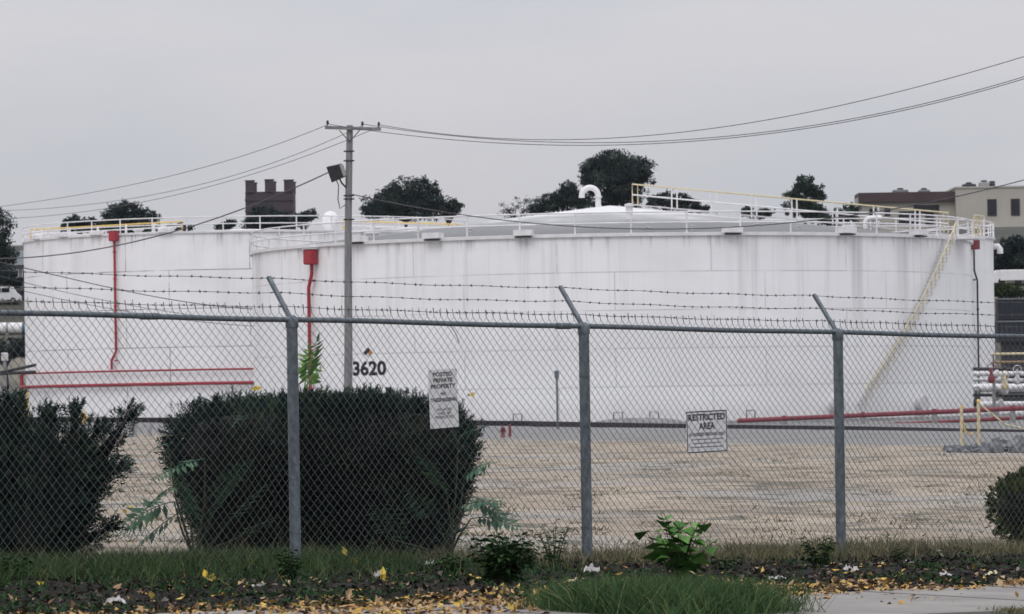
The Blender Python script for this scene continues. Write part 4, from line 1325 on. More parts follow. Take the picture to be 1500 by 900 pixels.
# ------------------------------------------------------------------ trees
def tree(label, D, lobes, leafm, density=1.0, group='trees on the skyline', name='broadleaf_tree', leaf=.36, dens_clump=46, holes=0.0):
    """lobes: (px, py, rx, ry) in photo pixels at distance D"""
    s = D / F
    cx = sum(l[0] * l[2] * l[3] for l in lobes) / sum(l[2] * l[3] for l in lobes)
    base = W(cx, 400, D); base.z = terr(base.x, D)
    root = thing(name, label, 'tree', base, group)
    Ps = []; top = None
    cl = []
    for (px, py, rx, ry) in lobes:
        c = W(px, py, D); rx *= s * 1.13; ry *= s * 1.13
        c.y += random.uniform(-.3, .3) * rx
        n = int(density * 13.0 * (rx * ry) ** .85) + 8
        d = rand_dirs(n); rr = RNG.uniform(.0, 1.0, n) ** .42
        q = np.array(c) + d * np.array([rx, rx * .85, ry]) * rr[:, None] * RNG.uniform(.85, 1.08, n)[:, None]
        cl.append(q)
    cl = np.concatenate(cl)
    m = len(cl)
    k = dens_clump
    rad = RNG.uniform(.45, 1.05, m) * min(1.0, max(.5, max(l[3] for l in lobes) * s / 2.2))
    ctr = np.repeat(cl, k, axis=0)
    dd = rand_dirs(m * k) * (RNG.uniform(.1, 1, m * k) ** .5 * np.repeat(rad, k))[:, None] * np.array([1.15, 1.15, .8])
    P = ctr + dd
    Dv = norm(rand_dirs(m * k) + np.array([0, 0, -.25]))
    tint = np.repeat(np.clip(RNG.normal(.45, .22, m), 0, 1), k) + RNG.normal(0, .12, m * k)
    V, Fc = kites(P, Dv, side_of(Dv), leaf * RNG.uniform(.6, 1.3, m * k), leaf * .62 * RNG.uniform(.7, 1.2, m * k), .12)
    np_obj('crown', V, Fc, leafm, root, tint=np.repeat(np.clip(tint, 0, 1), 4))
    # trunk and limbs
    mb = MB()
    cz = float(cl[:, 2].mean()); H = cz - base.z
    r0 = max(.18, .028 * (cl[:, 2].max() - base.z))
    fork = base + Vector((0, 0, H * .62))
    mb.tube([base - Vector((0, 0, .5)), base + Vector((.05, 0, H * .2)), base + Vector((-.08, .05, H * .45)), fork], [r0 * 1.35, r0, r0 * .85, r0 * .7], 10)
    for i in RNG.choice(m, size=min(m, 16), replace=False):
        e = Vector(cl[i]); mid = fork.lerp(e, .5) + Vector((random.uniform(-.4, .4), random.uniform(-.4, .4), .3))
        mb.tube([fork - Vector((0, 0, .3)), mid, e], [r0 * .5, r0 * .28, r0 * .08], 6)
    mb.build('trunk', M['bark'], root)

def build_trees():
    L, Pp, G = M['tree_leaf'], M['tree_leaf_pale'], M['tree_leaf_green']
    tree('low dark tree beside the domed dark tree above the seamed tank', 590, [(118, 326, 22, 11), (105, 332, 14, 8), (133, 332, 16, 10)], L)
    tree('domed dark tree above the seamed tank and its red chamber', 600, [(180, 314, 30, 19), (205, 322, 25, 16), (168, 330, 24, 14), (195, 336, 36, 12)], L)
    tree('small low tree between the domed dark tree and the brick tower', 590, [(255, 334, 20, 6), (274, 336, 8, 5)], L)
    tree('tiny bushy tree just before the brick tower', 590, [(328, 331, 10, 4), (338, 327, 4, 5)], L)
    tree('dark rounded tree standing in front of the brick tower', 600, [(392, 318, 26, 15), (378, 328, 20, 10), (412, 324, 20, 11)], L)
    tree('little round tree at the corner of the brick tower', 595, [(452, 317, 11, 9), (440, 322, 14, 8)], L)
    tree('broad dome shaped dark tree beside the utility pole', 600, [(602, 282, 38, 24), (568, 297, 32, 20), (630, 295, 26, 22), (600, 305, 60, 16), (548, 308, 20, 10)], L)
    tree('small round tree beside the broad dome shaped tree', 600, [(664, 304, 13, 9), (650, 308, 10, 8)], L)
    tree('thin pale tree with sky showing through its twigs', 620, [(769, 297, 15, 12), (745, 306, 16, 9), (758, 313, 26, 8)], Pp, .38, leaf=.22, dens_clump=24)
    tree('mid height dark tree by the gooseneck vent', 610, [(833, 281, 15, 13), (812, 296, 26, 11), (842, 296, 24, 16), (795, 306, 22, 8)], L)
    tree('tallest dark oak rising behind the gooseneck vent', 625, [(900, 238, 30, 16), (880, 248, 28, 18), (930, 250, 24, 20), (866, 262, 18, 14), (905, 265, 46, 24), (905, 290, 50, 16)], L, 1.15)
    tree('low spreading tree behind the yellow roof railing', 620, [(975, 294, 30, 12), (1005, 300, 24, 9), (1025, 305, 14, 5)], L)
    tree('tiny tree top showing between the railings', 620, [(1092, 309, 10, 5), (1120, 312, 14, 5)], G)
    tree('upright tree with ragged crown near the beige building', 590, [(1178, 270, 17, 12), (1170, 284, 20, 12), (1196, 282, 12, 12), (1176, 302, 30, 14), (1195, 312, 22, 12)], G)
    tree('bushy green tree against the beige building wing', 578, [(1232, 318, 26, 13), (1248, 310, 14, 10), (1216, 322, 16, 9)], G)
    tree('tall dark tree cut by the photo edge beside the grey house', 480, [(-8, 335, 24, 32), (-6, 375, 26, 32), (-14, 405, 24, 14)], L, 1.1, leaf=.3)
    tree('dark dense tree under the beige building', 503, [(1480, 372, 26, 20), (1502, 366, 28, 20), (1462, 384, 16, 14)], L, 1.2)
    tree('second dark dense tree under the beige building', 501, [(1532, 370, 30, 24), (1512, 386, 26, 14)], L, 1.2)
    tree('olive shrubby tree below the white box truck', 470, [(1484, 428, 28, 9), (1464, 424, 10, 8), (1520, 430, 20, 10)], M['shrub_mixed'], 1.2, 'shrubs on the slope', 'shrub')
    tree('dark hedge like shrub below the white vessel', 440, [(18, 510, 34, 15), (-20, 510, 26, 15), (36, 512, 16, 12)], L, 1.2, 'shrubs on the slope', 'shrub')
    tree('dark shrub in front of the grey house', 497, [(5, 404, 16, 9), (26, 414, 18, 5)], L, 1.2, 'shrubs on the slope', 'shrub')

# ------------------------------------------------------------------ bushes
def superell(n, a, b, c, p, lump=.10, seed=0.0):
    d = rand_dirs(n)
    r = (np.abs(d[:, 0] / a) ** p + np.abs(d[:, 1] / b) ** p + np.abs(d[:, 2] / c) ** p) ** (-1 / p)
    P = d * r[:, None]
    k = np.array([1 + lump * (mnoise.noise(Vector(q) * 2.2 + Vector((seed, 0, 0))) + .6 * mnoise.noise(Vector(q) * 6 + Vector((seed, 5, 0)))) for q in P])
    # outward normal of the rounded block
    N = np.sign(P) * np.abs(P / np.array([a, b, c])) ** (p - 1) / np.array([a, b, c])
    return P * k[:, None], norm(N)

def block_bush(name, label, ctr, a, b, c, p, n, leafm, taper, spr=.12, spikes=400, cat='bush', base_z=0.0, nl=.035, nw=.009):
    root = thing(name, label, cat, (ctr.x, ctr.y, base_z))
    cv = np.array(ctr)
    def shape(P):
        f = taper(P[:, 2] / c)
        Q = P.copy(); Q[:, 0] *= f; Q[:, 1] *= f
        return Q
    P, N = superell(n, a, b, c, p)
    keep = RNG.uniform(0, 1, len(P)) < np.where(N[:, 1] > .6, .35, 1)
    P, N = P[keep], N[keep]
    dep = RNG.uniform(0, 1, len(P)) ** 1.5 * .16 - .02
    Q = shape(P) - N * dep[:, None]
    D = norm(N * .9 + np.array([0, 0, .45]) + rand_dirs(len(Q)) * .55)
    V1, F1, t1 = sprigs(Q + cv, D, spr * RNG.uniform(.6, 1.2, len(Q)), 8, nl, nw)
    # upright leaders that break the outline
    P, N = superell(spikes * 4, a, b, c, p); sel = N[:, 2] > .35
    P, N = P[sel], N[sel]
    D = norm(N * .4 + np.array([0, 0, 1.0]) + rand_dirs(len(P)) * .35)
    V2, F2, t2 = sprigs(shape(P) + cv, D, spr * RNG.uniform(.7, 1.7, len(P)), 12, nl, nw)
    V = np.concatenate([V1, V2]); Fc = np.concatenate([F1, F2 + len(V1)])
    tt = np.concatenate([t1, t2]); vq = V[::4]
    pn = np.repeat([mnoise.noise(Vector(q) * 2.6) for q in vq], 4)
    np_obj('foliage', V, Fc, leafm, root, tint=np.clip(tt + .45 * pn, 0, 1))
    # dense twiggy inside
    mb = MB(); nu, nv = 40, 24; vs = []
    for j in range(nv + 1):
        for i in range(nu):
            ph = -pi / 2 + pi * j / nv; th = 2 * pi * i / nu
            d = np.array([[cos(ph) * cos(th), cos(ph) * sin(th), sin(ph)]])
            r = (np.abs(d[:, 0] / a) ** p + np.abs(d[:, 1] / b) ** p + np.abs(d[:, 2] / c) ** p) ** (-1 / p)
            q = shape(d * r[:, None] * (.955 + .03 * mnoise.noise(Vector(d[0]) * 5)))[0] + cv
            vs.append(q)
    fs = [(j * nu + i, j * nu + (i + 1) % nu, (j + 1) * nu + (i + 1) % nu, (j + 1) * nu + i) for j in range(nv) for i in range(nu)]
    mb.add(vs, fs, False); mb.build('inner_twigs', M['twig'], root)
    return root

def limb_bush(name, label, D, limbs, per_m2, leafm, base, spr=.13):
    """spreading bush: limbs are lists of (px, py, radius px) swept through the air"""
    root = thing(name, label, 'bush', base)
    s = D / F
    Vs, Fs, Ts = [], [], []; off = 0
    core = MB()
    for limb in limbs:
        dj = random.uniform(-.35, .35)
        pts = [np.array(W(px, py, D + dj)) for px, py, r in limb]; rad = [r * s for _, _, r in limb]
        for i in range(len(pts) - 1):
            ax = pts[i + 1] - pts[i]; L = np.linalg.norm(ax); ax = ax / L
            n = int(per_m2 * L * (rad[i] + rad[i + 1]) * pi * .6) + 20
            f = RNG.uniform(0, 1, n)
            c = pts[i] + (pts[i + 1] - pts[i]) * f[:, None]
            d = rand_dirs(n); d = norm(d - ax * (d @ ax)[:, None] * .8)
            r = (rad[i] + (rad[i + 1] - rad[i]) * f) * RNG.uniform(.55, 1.1, n)
            P = c + d * r[:, None]
            Dv = norm(d * .65 + ax * .85 + rand_dirs(n) * .45 + np.array([0, 0, .15]))
            V, Fq, t = sprigs(P, Dv, spr * RNG.uniform(.6, 1.35, n), 9, .036, .010)
            Vs.append(V); Fs.append(Fq + off); Ts.append(t); off += len(V)
        # ragged tip
        n = 30; Dv = norm(ax + rand_dirs(n) * .5)
        V, Fq, t = sprigs(pts[-1] + rand_dirs(n) * rad[-1] * .5, Dv, spr * RNG.uniform(.7, 1.6, n), 12, .036, .010)
        Vs.append(V); Fs.append(Fq + off); Ts.append(t); off += len(V)
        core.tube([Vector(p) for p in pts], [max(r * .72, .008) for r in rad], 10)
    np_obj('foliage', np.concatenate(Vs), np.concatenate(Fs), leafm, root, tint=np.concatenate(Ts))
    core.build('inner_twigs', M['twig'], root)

def build_bushes():
    D = 39.2
    ctr = W(474, 692, D)
    gz = g(ctr.x, ctr.y)
    top = W(476, 594, D).z
    c = (top - (gz - .05)) / 2
    ctr.z = gz - .05 + c
    a = 207 * D / F
    ctr.z -= .035
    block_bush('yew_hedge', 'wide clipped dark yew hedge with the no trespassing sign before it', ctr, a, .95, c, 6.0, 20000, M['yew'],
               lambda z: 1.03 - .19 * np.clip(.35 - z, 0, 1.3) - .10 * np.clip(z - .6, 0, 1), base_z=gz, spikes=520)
    D = 43.5
    ctr = W(1550, 745, D); gz = g(ctr.x, ctr.y)
    block_bush('clipped_shrub', 'olive rounded clipped shrub cut by the photo edge', ctr, 92 * D / F, .62, 52 * D / F, 2.4, 3600, M['shrub_mixed'],
               lambda z: 1.0 + 0 * z, .07, 150, 'bush', gz, .03, .014)
    D = 36.2
    base = W(30, 835, D); base.z = g(base.x, base.y)
    limbs = [
        [(20, 840, 66), (8, 740, 80), (2, 650, 54), (-4, 605, 24), (8, 582, 7)],
        [(30, 830, 55), (50, 740, 56), (48, 665, 36), (36, 615, 15), (30, 588, 4)],
        [(40, 800, 45), (88, 725, 38), (110, 665, 22), (116, 625, 11), (118, 597, 3)],
        [(60, 780, 34), (118, 712, 28), (152, 660, 17), (176, 624, 8), (194, 600, 3)],
        [(100, 690, 18), (128, 650, 11), (146, 622, 4)],
        [(60, 810, 34), (104, 762, 26), (130, 735, 16), (146, 712, 7), (152, 700, 3)],
        [(60, 830, 28), (104, 800, 20), (136, 790, 11), (162, 776, 4)],
        [(-60, 840, 70), (-70, 720, 80), (-60, 620, 50), (-55, 590, 20)],
        [(60, 740, 36), (80, 670, 24), (80, 632, 9), (84, 606, 3)],
        [(100, 705, 20), (148, 692, 11), (176, 676, 4)],
        [(30, 700, 30), (62, 630, 14), (70, 602, 3)],
    ]
    limbs = [[(px - (8 if px > 60 else 0), py + (15 if py < 700 else 6 if py < 760 else 0), r) for px, py, r in l] for l in limbs]
    limb_bush('spreading_yew', 'dark spreading yew with upswept branches at the photo edge', D, limbs, 900, M['yew'], base)

# ------------------------------------------------------------------ saplings, weeds, grass, leaves
def frond(base, dirv, L, droop, pairs, leafl, leafm, parent, name='frond', width=.30, twist=0.0):
    """one pinnate leaf: rachis and paired leaflets"""
    d = Vector(dirv).normalized(); p = Vector(base)
    pts = [p.copy()]; n = 14
    for k in range(n):
        d = (d + Vector((0, 0, -droop / n))).normalized(); p = p + d * (L / n); pts.append(p.copy())
    side0 = d.cross(Vector((0, 0, 1)))
    side0 = side0.normalized() if side0.length > .05 else Vector((1, 0, 0))
    P, Dv, S, Ls = [], [], [], []
    for k in range(pairs):
        f = .18 + .8 * k / (pairs - 1); i = min(int(f * n), n - 1)
        q = pts[i].lerp(pts[i + 1], f * n - i); ax = (pts[i + 1] - pts[i]).normalized()
        sd = (side0 + Vector((0, 0, twist))).normalized()
        prof = sin(pi * min(.97, .16 + .76 * f)) ** .7
        for sg in (-1, 1):
            dv = (sd * sg * .9 + ax * .42 + Vector((random.gauss(0, .12), random.gauss(0, .12), -.22 + random.gauss(0, .12)))).normalized()
            P.append(q); Dv.append(dv); Ls.append(leafl * prof * random.uniform(.85, 1.15))
            S.append(ax)
    P.append(pts[-1]); Dv.append(d); Ls.append(leafl * .7); S.append(side0)
    P, Dv, S, Ls = np.array(P), np.array(Dv), np.array(S), np.array(Ls)
    S = norm(S - Dv * np.sum(S * Dv, axis=1)[:, None])
    V, Fc = kites(P, Dv, S, Ls, Ls * width, .1, .38)
    tint = np.repeat(np.clip(RNG.normal(.5, .2, len(P)), 0, 1), 4)
    # rachis as thin ribbon tube
    mb = MB(); mb.tube(pts, [.004 * (1 - .6 * k / n) + .001 for k in range(n + 1)], 5, caps=False)
    nv = len(V) * 4
    V2 = np.array(mb.v); F2 = np.array(mb.f) + nv
    return np_obj(name, np.concatenate([V.reshape(-1, 3), V2]), np.concatenate([Fc, F2]), leafm, parent, tint=np.concatenate([tint, np.full(len(V2), .3)]))

def sapling(label, D, basepx, fronds, leafm, stems=True):
    b = W(*basepx, D); b.z = g(b.x, b.y)
    root = thing('ailanthus_sapling', label, 'plant', b, 'saplings with feathery leaves')
    for (x0, y0, x1, y1, dz, pr, ll, up) in fronds:
        q0, q1 = W(x0, y0, D), W(x1, y1, D + dz)
        d = (q1 - q0); L = d.length
        frond(q0, d.normalized() + Vector((0, 0, up)), L * 1.12, up * 1.9, pr, ll * 1.4, leafm, root, twist=random.uniform(-.9, .9))
        if stems:
            mb = MB(); mid = b.lerp(q0, .5) + Vector((random.uniform(-.05, .05), 0, .03))
            mb.tube([b, mid, q0], [.012, .009, .005], 6); mb.build('stem', M['stem'], root)

def weed(label, bpx, h, n, ll, lw, leafm, spread, D=None, nleaf=9, name='weed', up=1.0):
    """leafy weed: several stems with alternate leaves"""
    b = ground_at(*bpx) if D is None else W(*bpx, D)
    b.z = g(b.x, b.y) + .03
    root = thing(name, label, 'plant', b, 'weeds along the fence')
    P, Dv, Ls = [], [], []
    mb = MB()
    for k in range(n):
        a = 2 * pi * k / n + random.uniform(-.4, .4); tip = b + Vector((cos(a) * spread * random.uniform(.2, 1), sin(a) * spread * random.uniform(.2, 1), h * random.uniform(.55, 1.0) * up))
        mid = b.lerp(tip, .5) + Vector((-cos(a) * spread * .1, 0, h * .08))
        b0 = b + Vector((cos(a) * spread * .15, sin(a) * spread * .15, 0))
        pts = [b0.lerp(mid, f).lerp(mid.lerp(tip, f), f) for f in np.linspace(0, 1, 8)]
        mb.tube(pts, [.006 * (1 - .7 * f) for f in np.linspace(0, 1, 8)], 5)
        for j in range(nleaf):
            f = .2 + .8 * (j + random.random() * .6) / nleaf; f = min(f, .99); i = int(f * 7)
            q = pts[i].lerp(pts[i + 1], f * 7 - i); an = j * 2.4 + random.random()
            P.append(q); Dv.append(Vector((cos(an), sin(an), random.uniform(-.25, .55))).normalized()); Ls.append(ll * random.uniform(.6, 1.15) * (1.1 - .45 * f))
    mb.build('stem', M['stem'], root)
    P, Dv, Ls = np.array(P), np.array(Dv), np.array(Ls)
    S = norm(np.cross(Dv, np.array([0, 0, 1.0])) + rand_dirs(len(P)) * .25)
    # each leaf: a curved blade of two kites, drooping at the tip
    mid = P + Dv * Ls[:, None] * .55
    D2 = norm(Dv + np.array([0, 0, -.75]))
    N = norm(np.cross(S, Dv))
    w = (Ls * lw)[:, None]
    hexv = np.stack([P, P + Dv * Ls[:, None] * .28 + S * w * .42 + N * w * .1, mid + S * w * .38 + N * w * .06, mid + D2 * Ls[:, None] * .42, mid - S * w * .38 + N * w * .06, P + Dv * Ls[:, None] * .28 - S * w * .42 + N * w * .1], axis=1)
    o = np.arange(len(P))[:, None] * 6
    Fc = np.concatenate([o + np.array([[0, 1, 2, 3]]), o + np.array([[0, 3, 4, 5]])])
    np_obj('foliage', hexv, Fc, leafm, root, tint=np.repeat(np.clip(RNG.normal(.5, .24, len(P)), 0, 1), 6))

def blades(name, pts, h, w, m, lean=.4, kind='stuff', label=None):
    n = len(pts)
    D = norm(np.array([0, 0, 1.0]) + RNG.normal(size=(n, 3)) * np.array([lean, lean, .1]))
    S = norm(np.cross(D, rand_dirs(n)))
    H = h * RNG.uniform(.45, 1.15, n)
    Wd = w * RNG.uniform(.7, 1.3, n)
    bend = norm(D * np.array([1, 1, 0]) + 1e-4) * (RNG.uniform(.0, .35, n) * H)[:, None]
    V = np.stack([pts - S * Wd[:, None] * .5, pts + S * Wd[:, None] * .5, pts + D * H[:, None] * .6 + S * Wd[:, None] * .35, pts + D * H[:, None] * .6 - S * Wd[:, None] * .35,
                  pts + D * H[:, None] + bend], axis=1)
    o = np.arange(n)[:, None] * 5
    F4 = o + np.array([[0, 1, 2, 3]]); F3 = o + np.array([[3, 2, 4, 4]])
    # triangles kept as their own polygons
    tint = np.repeat(np.clip(RNG.normal(.45, .25, n), 0, 1), 5)
    me = bpy.data.meshes.new(name)
    Vf = V.reshape(-1, 3)
    me.vertices.add(len(Vf)); me.vertices.foreach_set('co', Vf.astype(np.float32).ravel())
    loops = np.concatenate([F4.ravel(), F3[:, :3].ravel()]).astype(np.int32)
    me.loops.add(len(loops)); me.loops.foreach_set('vertex_index', loops)
    me.polygons.add(2 * n)
    me.polygons.foreach_set('loop_start', np.concatenate([np.arange(n) * 4, n * 4 + np.arange(n) * 3]).astype(np.int32))
    at = me.attributes.new('tint', 'FLOAT', 'POINT'); at.data.foreach_set('value', tint.astype(np.float32))
    me.materials.append(m); me.update(); me.validate()
    ob = bpy.data.objects.new(name, me); COL.objects.link(ob); ob['kind'] = kind
    if label: ob['label'] = label; ob['category'] = 'grass'
    return ob

def st_points(n, s0, s1, t0, t1, dens=None, z=0.0):
    out = []
    while len(out) < n:
        s = random.uniform(s0, s1); tt = random.uniform(t0, t1)
        if dens and random.random() > dens(s, tt): continue
        p = fence_pt(s, tt); out.append((p.x, p.y, p.z + z + verge_z(p, tt)))
    return np.array(out)

def verge_z(p, tt):
    e = sstep(-1.2, -.5, tt) * (1 - sstep(4.7, 5.2, tt))
    q = Vector((p.x, p.y, 0))
    return e * (.035 + .06 * mnoise.noise(q * 1.7) + .03 * mnoise.noise(q * 6))

def build_plants():
    G = M['frond']
    # feathery saplings against the hedge
    F1 = [(255, 735, 190, 772, -.2, 11, .135, .35), (270, 705, 215, 748, -.3, 10, .12, .3), (300, 672, 232, 702, -.3, 11, .10, .25),
          (300, 735, 358, 682, -.3, 12, .11, .15), (330, 770, 385, 715, -.3, 11, .10, .15), (310, 760, 340, 700, -.4, 10, .11, .1),
          (265, 750, 205, 800, -.1, 9, .12, .2), (290, 770, 268, 700, -.2, 10, .12, .0), (245, 650, 222, 662, -.2, 6, .07, .2), (345, 790, 395, 762, -.4, 9, .1, .1)]
    sapling('sprawling sapling with feathery leaves at the yew hedge end near the spreading yew', 37.45, (285, 800), F1, G)
    F2 = [(655, 728, 620, 672, -.4, 12, .12, .1), (670, 745, 728, 735, -.2, 11, .13, .3), (690, 760, 752, 772, -.2, 10, .12, .35), (640, 765, 602, 722, -.4, 11, .12, .1),
          (680, 700, 712, 680, -.1, 9, .10, .35), (672, 640, 706, 628, .2, 9, .09, .2), (690, 725, 735, 760, -.1, 9, .12, .2), (570, 790, 548, 745, -.5, 10, .10, .1), (650, 790, 690, 770, -.3, 9, .1, .2), (590, 800, 575, 740, -.5, 9, .1, .1)]
    sapling('sapling with feathery leaves at the yew hedge end under the no trespassing sign', 37.5, (655, 800), F2, G)
    F3 = [(446, 566, 462, 508, -.2, 12, .115, .02), (450, 570, 452, 520, .1, 11, .10, .02), (444, 572, 470, 540, 0, 7, .07, .1), (440, 568, 424, 552, 0, 6, .06, .1)]
    sapling('bright green feathery shoot rising above the yew hedge beside the fence post', 38.6, (446, 700), F3, M['frond_bright'])
    F4 = [(375, 610, 345, 622, -.9, 7, .06, .2), (385, 652, 400, 648, -.9, 6, .05, .1), (1, 1, 1, 1, 0, 0, 0, 0)][:2]
    sapling('few small feathery leaves poking from the yew hedge face', 38.9, (380, 720), F4, G)
    # weeds
    weed('bright green weed with large heart shaped leaves before the fence', (992, 858), .58, 20, .25, .9, M['broad'], .36, nleaf=4)
    weed('dense dark green shrubby weed between the yew hedge and the middle fence post', (737, 868), .46, 40, .11, .62, M['weed'], .34, nleaf=16)
    weed('tall thin dark weed just beside the fence post', (812, 843), .46, 9, .07, .45, M['weed'], .20, nleaf=14)
    weed('ferny dark weed at the foot of the post beyond the restricted sign', (1200, 842), .34, 10, .10, .4, M['weed'], .18, nleaf=10)
    weed('low dark weed hugging the post beside the yew hedge', (424, 862), .30, 12, .09, .5, M['weed'], .14, nleaf=10)
    weed('small broad weed among the litter below the yew hedge', (660, 850), .22, 10, .10, .6, M['weed'], .2, nleaf=8)
    weed('low green weed below the spreading yew', (20, 858), .24, 12, .09, .6, M['weed'], .25, nleaf=9)
    weed('dark weed at the soil edge beside the bright green weed', (1060, 850), .20, 10, .08, .6, M['weed'], .2, nleaf=8)
    weed('thin dark weed standing before the hedge corner', (770, 850), .30, 8, .08, .5, M['weed'], .16, nleaf=10)
    weed('small dark weed beyond the post by the clipped shrub', (1315, 832), .20, 8, .06, .5, M['weed'], .18, nleaf=8)
    # grass along the fence line: greener near the hedge, drier further on
    nz = lambda s, t: .12 + .88 * (mnoise.noise(Vector((s * .9, t * .9, 1))) > -.12)
    blades('grass', st_points(21000, -5.5, 1.9, -2.2, 3.0, lambda s, t: nz(s, t) * (.45 + .55 * (mnoise.noise(Vector((s * 2.3, t * 2.3, 9))) > -.05)) * (1 - .93 * sstep(.3, 2.0, t))), np.array(.20), .0055, M['grass_blade'], .5, label='green grass along the foot of the fence')
    blades('grass', st_points(10000, 1.5, 9.5, -1.5, 1.6, lambda s, t: nz(s, t) * (1 - .85 * sstep(.2, 1.6, t))), .17, .0055, M['dry_blade'], .5, label='dry olive grass along the foot of the fence')
    blades('grass', st_points(500, -5, 9.5, -3.2, -1.0, nz), .30, .005, M['dry_blade'], .25, label='thin dry stalks at the edge of the gravel lot')
    blades('ground_cover', st_points(15000, -8, 8, .2, 5.0, lambda s, t: .12 + .9 * (mnoise.noise(Vector((s * 1.1, t * 1.1, 7))) > (.0 if s < 0 else .2))), .07, .016, M['weed'], 1.1, label='low dark green ground cover over the verge soil')
    tuft = []
    for _ in range(420):
        y = 42 + 60 * random.random() ** 1.6; x = random.uniform(-.15, .15) * y
        for _k in range(14):
            tuft.append((x + random.gauss(0, .16), y + random.gauss(0, .10), g(x, y)))
    blades('grass', np.array(tuft), .09, .012, M['dry_blade'], .9, label='sparse dry weeds scattered over the gravel lot')
    # clump of longer grass at the sidewalk
    cl = ground_at(972, 903); c0 = cl
    pts = []
    while len(pts) < 14000:
        u = random.gauss(0, .45); v = random.gauss(0, .30)
        if abs(u) > .68 or abs(v) > .7: continue
        p = c0 + FU * u * 1.15 + FN * v * 1.25
        pts.append((p.x, p.y, g(p.x, p.y) + .03))
    blades('grass', np.array(pts), .26, .006, M['clump_blade'], .55, label='clump of longer green grass at the edge of the sidewalk')
    p0 = ground_at(1490, 901); pts = [(p0.x + random.gauss(0, .12), p0.y + random.gauss(-.1, .1), p0.z + .02) for _ in range(250)]
    blades('grass', np.array(pts), .06, .008, M['dry_blade'], .6, label='patch of yellowish grass at the outer sidewalk edge')

    # fallen leaves: bright drift along the sidewalk, dark rotting ones over the soil
    def leaves(name, pts, size, m, lift, label, tb=None):
        n = len(pts)
        D = norm(RNG.normal(size=(n, 3)) * np.array([1, 1, lift])); S = norm(np.cross(D, norm(np.array([0, 0, 1.0]) + RNG.normal(size=(n, 3)) * lift)))
        L = size * RNG.uniform(.35, 1.5, n)
        V, Fc = kites(pts, D, S, L, L * RNG.uniform(.45, .75, n), RNG.uniform(-.45, .45, (n, 1)), .45)
        V[:, :, 2] += .015
        t = np.clip(RNG.beta(1.6, 1.5, n), 0, 1) if tb is None else tb(n)
        o = np_obj(name, V, Fc, m, None, tint=np.repeat(t, 4)); o['kind'] = 'stuff'; o['label'] = label; o['category'] = 'leaves'
    def drift(s, t):
        k = .15 + .85 * (mnoise.noise(Vector((s * .8, t * .8, 4))) > -.1)
        return k * (sstep(4.0, 5.1, t) * (1 - sstep(5.3 if s > -1.2 else 5.7, 5.55 if s > -1.2 else 6.9, t)) * ((.28 if s < -2.6 else 1.0) if s < -1.2 else .35) + .012)
    leaves('fallen_leaves', st_points(11000, -8, 5, 1.5, 7.0, drift, .01), .056, M['litter_leaf'], .32, 'drift of yellow and tan fallen leaves along the sidewalk edge', lambda n: RNG.uniform(0, 1, n) ** .8)
    leaves('rotting_leaves', st_points(22000, -8, 8, .2, 5.2, None, .0), .05, M['debris_leaf'], .4, 'dark rotting leaves and twigs over the bare soil', lambda n: RNG.beta(1.3, 1.3, n))
    # single bright yellow leaves caught in the weeds
    for i, (px, py, lab) in enumerate(((512, 832, 'largest yellow leaf cluster lying before the yew hedge'), (188, 748, 'pale yellow leaf on the feathery sapling'), (376, 569, 'tiny yellow leaf on the hedge top near the bright shoot'), (70, 872, 'yellow leaf lying under the spreading yew'), (303, 858, 'upright yellow leaf on the soil below the hedge'), (560, 858, 'yellow leaf next to the white rag'), (688, 580, 'tiny yellow leaf beside the no trespassing sign'))):
        D = {1: 37.7, 2: 38.3, 6: 38.4}.get(i)
        b = W(px, py, D) if D else ground_at(px, py + 4) + Vector((0, 0, .06))
        n = 5 if i == 0 else 3
        P = np.array([b] * n) + RNG.normal(size=(n, 3)) * (.028 if i == 0 else .010); Dv = norm(RNG.normal(size=(n, 3)) + np.array([0, -.3, .5])); Sd = norm(np.cross(Dv, np.array([0.2, 1.0, .1])))
        l = np.full(n, .09 if D is None else .06)
        V, Fc = kites(P, Dv, Sd, l, l * .6, .15)
        o = np_obj('yellow_leaf', V, Fc, M['yellow_leaf'], None, b, tint=np.repeat(RNG.uniform(0, 1, n), 4)); tag(o, lab, 'leaf', 'yellow leaves')

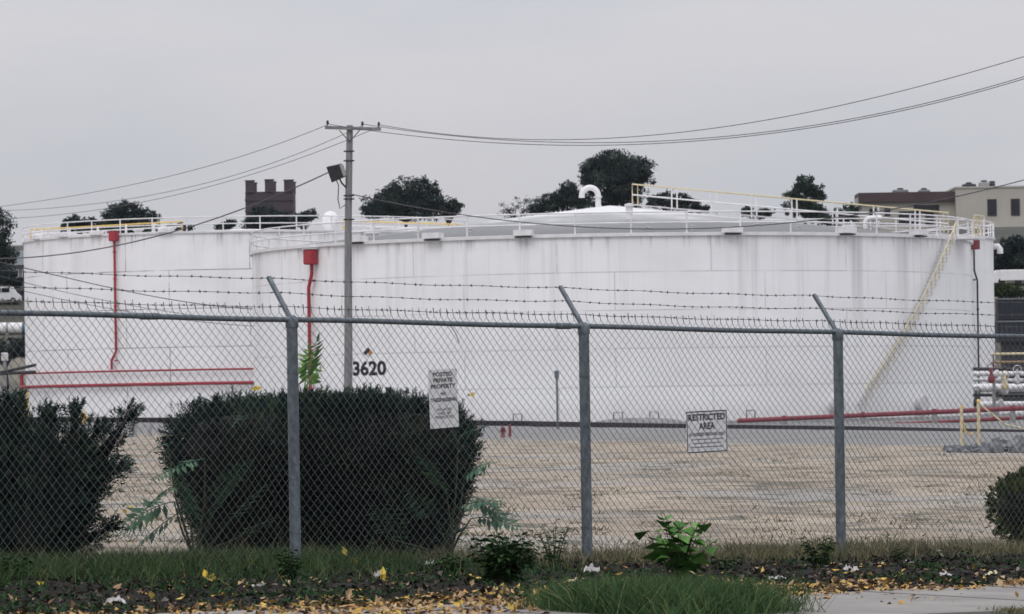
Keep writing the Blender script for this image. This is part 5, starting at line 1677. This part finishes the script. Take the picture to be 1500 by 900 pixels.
    # crumpled paper and plastic litter
    for i, (px, py, w, h, lab) in enumerate(((380, 874, 28, 14, 'white crumpled plastic bag in the leaves'), (170, 897, 30, 18, 'pale grey paper scrap at the bottom photo edge'), (556, 858, 16, 18, 'small white rag standing in the soil'),
                                             (867, 852, 20, 24, 'upright white paper scrap below the fence post'), (1140, 859, 30, 11, 'flat white paper wad at the sidewalk edge'), (1247, 848, 22, 16, 'torn white plastic at the foot of the fence post'),
                                             (1330, 835, 16, 10, 'small white paper ball in the dry grass'), (1384, 852, 20, 9, 'dull pale scrap among the tan leaves'), (1455, 852, 22, 10, 'tan paper scrap at the leaf drift end'), (630, 838, 14, 14, 'faint white scrap under the dark weed'),
                                             (840, 862, 26, 9, 'flat tan cardboard scrap beside the upright paper'), (493, 888, 14, 10, 'tiny white wrapper in the yellow leaves'))):
        b = ground_at(px, py); s = b.y / F
        W_, H_ = w * s, h * s * .8
        n = 12; vs = []; 
        for j in range(n + 1):
            for k in range(n + 1):
                u, v = j / n - .5, k / n - .5
                q = Vector((u * 4 + i * 3, v * 4, i))
                edge = 1 + .35 * mnoise.noise(q * .8)
                z = H_ * (.45 + .9 * mnoise.noise(q) + .5 * abs(mnoise.noise(q * 2.3))) * (1 - 1.6 * (u * u + v * v))
                vs.append((b.x + u * W_ * edge, b.y + v * W_ * .8 * edge + .2 * z, b.z + max(z, 0) + .05 * H_ + .04))
        fs = [(j * (n + 1) + k, (j + 1) * (n + 1) + k, (j + 1) * (n + 1) + k + 1, j * (n + 1) + k + 1) for j in range(n) for k in range(n)]
        mb = MB(); mb.add(vs, fs, False); o = mb.build('paper_scrap', M['paper'] if i not in (8, 10) else M['pale_yellow'], None, b); tag(o, lab, 'litter', 'litter along the verge')

def build_haze():
    m = bpy.data.materials.new('thin_air'); m.use_nodes = True
    t = m.node_tree; t.nodes.remove(t.nodes['Principled BSDF'])
    v = t.nodes.new('ShaderNodeVolumePrincipled')
    v.inputs['Color'].default_value = (.80, .86, .96, 1); v.inputs['Density'].default_value = 0.00003
    t.links.new(v.outputs[0], t.nodes['Material Output'].inputs['Volume'])
    mb = MB(); mb.box((0, 2480, 39.5), (6400, 5100, 83)); o = mb.build('haze', m); o['kind'] = 'stuff'; o['label'] = 'thin bluish haze over the depot'

build_world()
build_camera()
build_haze()
build_ground()
build_tanks()
build_yard()
build_far()
build_trees()
build_pole()
build_bushes()
build_plants()
build_fence()
build_signs()
